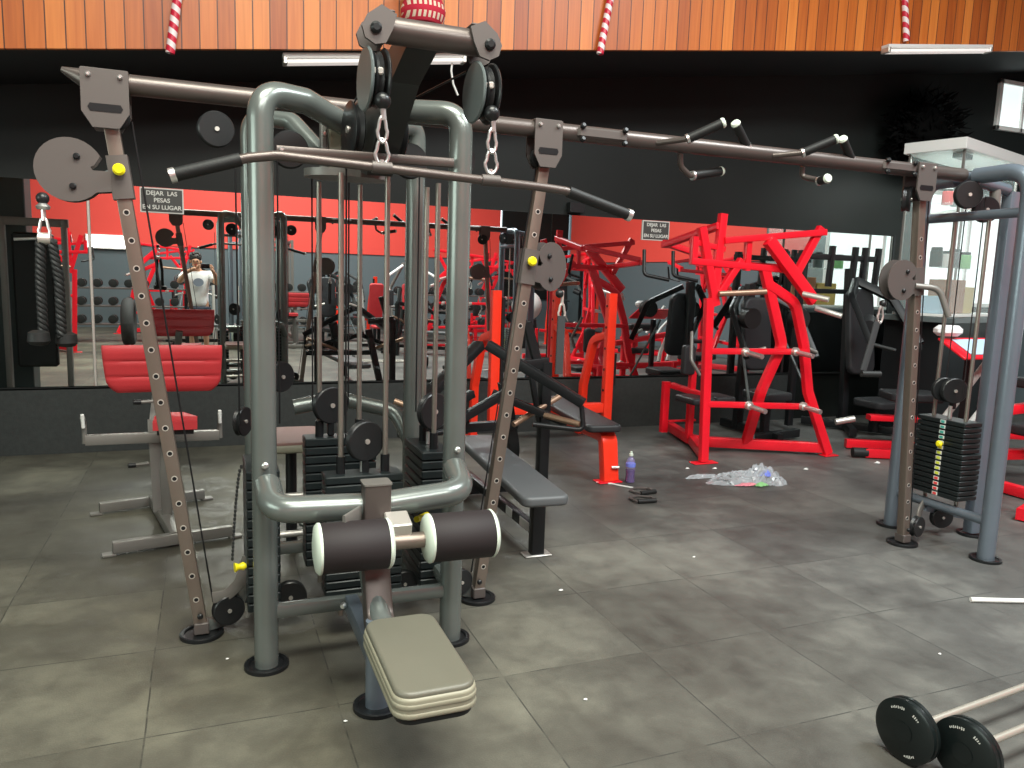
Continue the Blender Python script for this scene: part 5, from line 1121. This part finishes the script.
# grey pillar and stack machine to the left, off-frame but mirrored
struct('trim_8', MB().box((-1.86, 4.6, 3.2), (0.33, 0.33, 6.4), e=0.01), 'pillar')
t = thing('stack_machine', 'grey upright weight-stack machine reflected behind the hanging rope', 'gym machine', (-1.55, 5.1, 0))
for x in (-1.86, -1.32): MB().bar([V(x, 5.0, 0.02), V(x, 5.0, 1.95)], 0.05, 0.09, up=(0, 1, 0)).build('upright', 'silver', t)
MB().bar([V(-1.88, 5.0, 1.93), V(-1.28, 5.0, 1.93)], 0.06, 0.08).build('top_bar', 'silver', t); MB().bar([V(-1.88, 5.0, 0.05), V(-1.28, 5.0, 0.05)], 0.10, 0.08).build('base', 'silver', t)
MB().box((-1.60, 5.0, 1.15), (0.36, 0.10, 1.35), e=0.02).build('shroud', 'rubber', t); MB().bar([V(-1.75, 5.06, 1.75), V(-1.42, 5.06, 1.78)], 0.03, 0.03).build('guide_bar', 'chrome', t)
# gymnastic ball, tyre, ceiling fluorescents across the hall
t = thing('exercise_ball', 'large pearl white exercise ball reflected above the slate bench', 'ball', (6.55, -1.6, 0)); MB().ball((6.55, -1.6, 0.92), 0.33, 16).build('ball', 'ballw', t); MB().lathe([(0.30, 0), (0.31, 0.02), (0.22, 0.60), (0.24, 0.62)], (6.55, -1.6, 0), n=24).build('ring_stand', 'black', t)
t = thing('truck_tyre', 'black truck tyre standing across the hall beside the red machine', 'tyre', (-1.35, -2.0, 0)); 
MB().ring_loft([[V(-1.35+0.11*math.cos(b_), -2.0+(0.36+0.10*math.sin(b_))*math.cos(a), 0.465+(0.36+0.10*math.sin(b_))*math.sin(a)) for b_ in [2*math.pi*j/12 for j in range(12)]] for a in [2*math.pi*k/32 for k in range(33)]], False, False).build('tread', 'tread', t)
MB().disc((-1.35, -2.0, 0.465), (1, 0, 0), 0.27, 0.10).build('rim', 'plate', t)
def far_panel(x, z, label):
    t = thing('wall_lamp_panel', label, 'lamp', (x, FY+0.05, z), 'lit panels across the hall'); MB().box((x, FY+0.06, z), (0.95, 0.06, 0.34)).build('housing', 'white', t); MB().box((x, FY+0.10, z), (0.88, 0.02, 0.28)).build('diffuser', 'lamp', t)
far_panel(-2.15, 2.05, 'bright lamp panel mirrored left of the perforated rail')
# squat rack reflected
t = thing('squat_rack', 'silver squat rack reflected through the guide rods', 'rack', (1.3, -4.2, 0))
for x in (0.8, 1.8):
    for y in (-4.6, -3.8): MB().bar([V(x, y, 0.02), V(x, y, 2.15)], 0.06, 0.06, up=(0, 1, 0)).build('post', 'silver', t)
    MB().bar([V(x, -4.6, 2.15), V(x, -3.8, 2.15)], 0.06, 0.06).build('top_rail', 'silver', t); MB().bar([V(x, -4.6, 0.05), V(x, -3.8, 0.05)], 0.06, 0.06).build('base_rail', 'silver', t)
MB().bar([V(0.8, -4.6, 2.15), V(1.8, -4.6, 2.15)], 0.06, 0.06).build('cross_rail', 'silver', t)
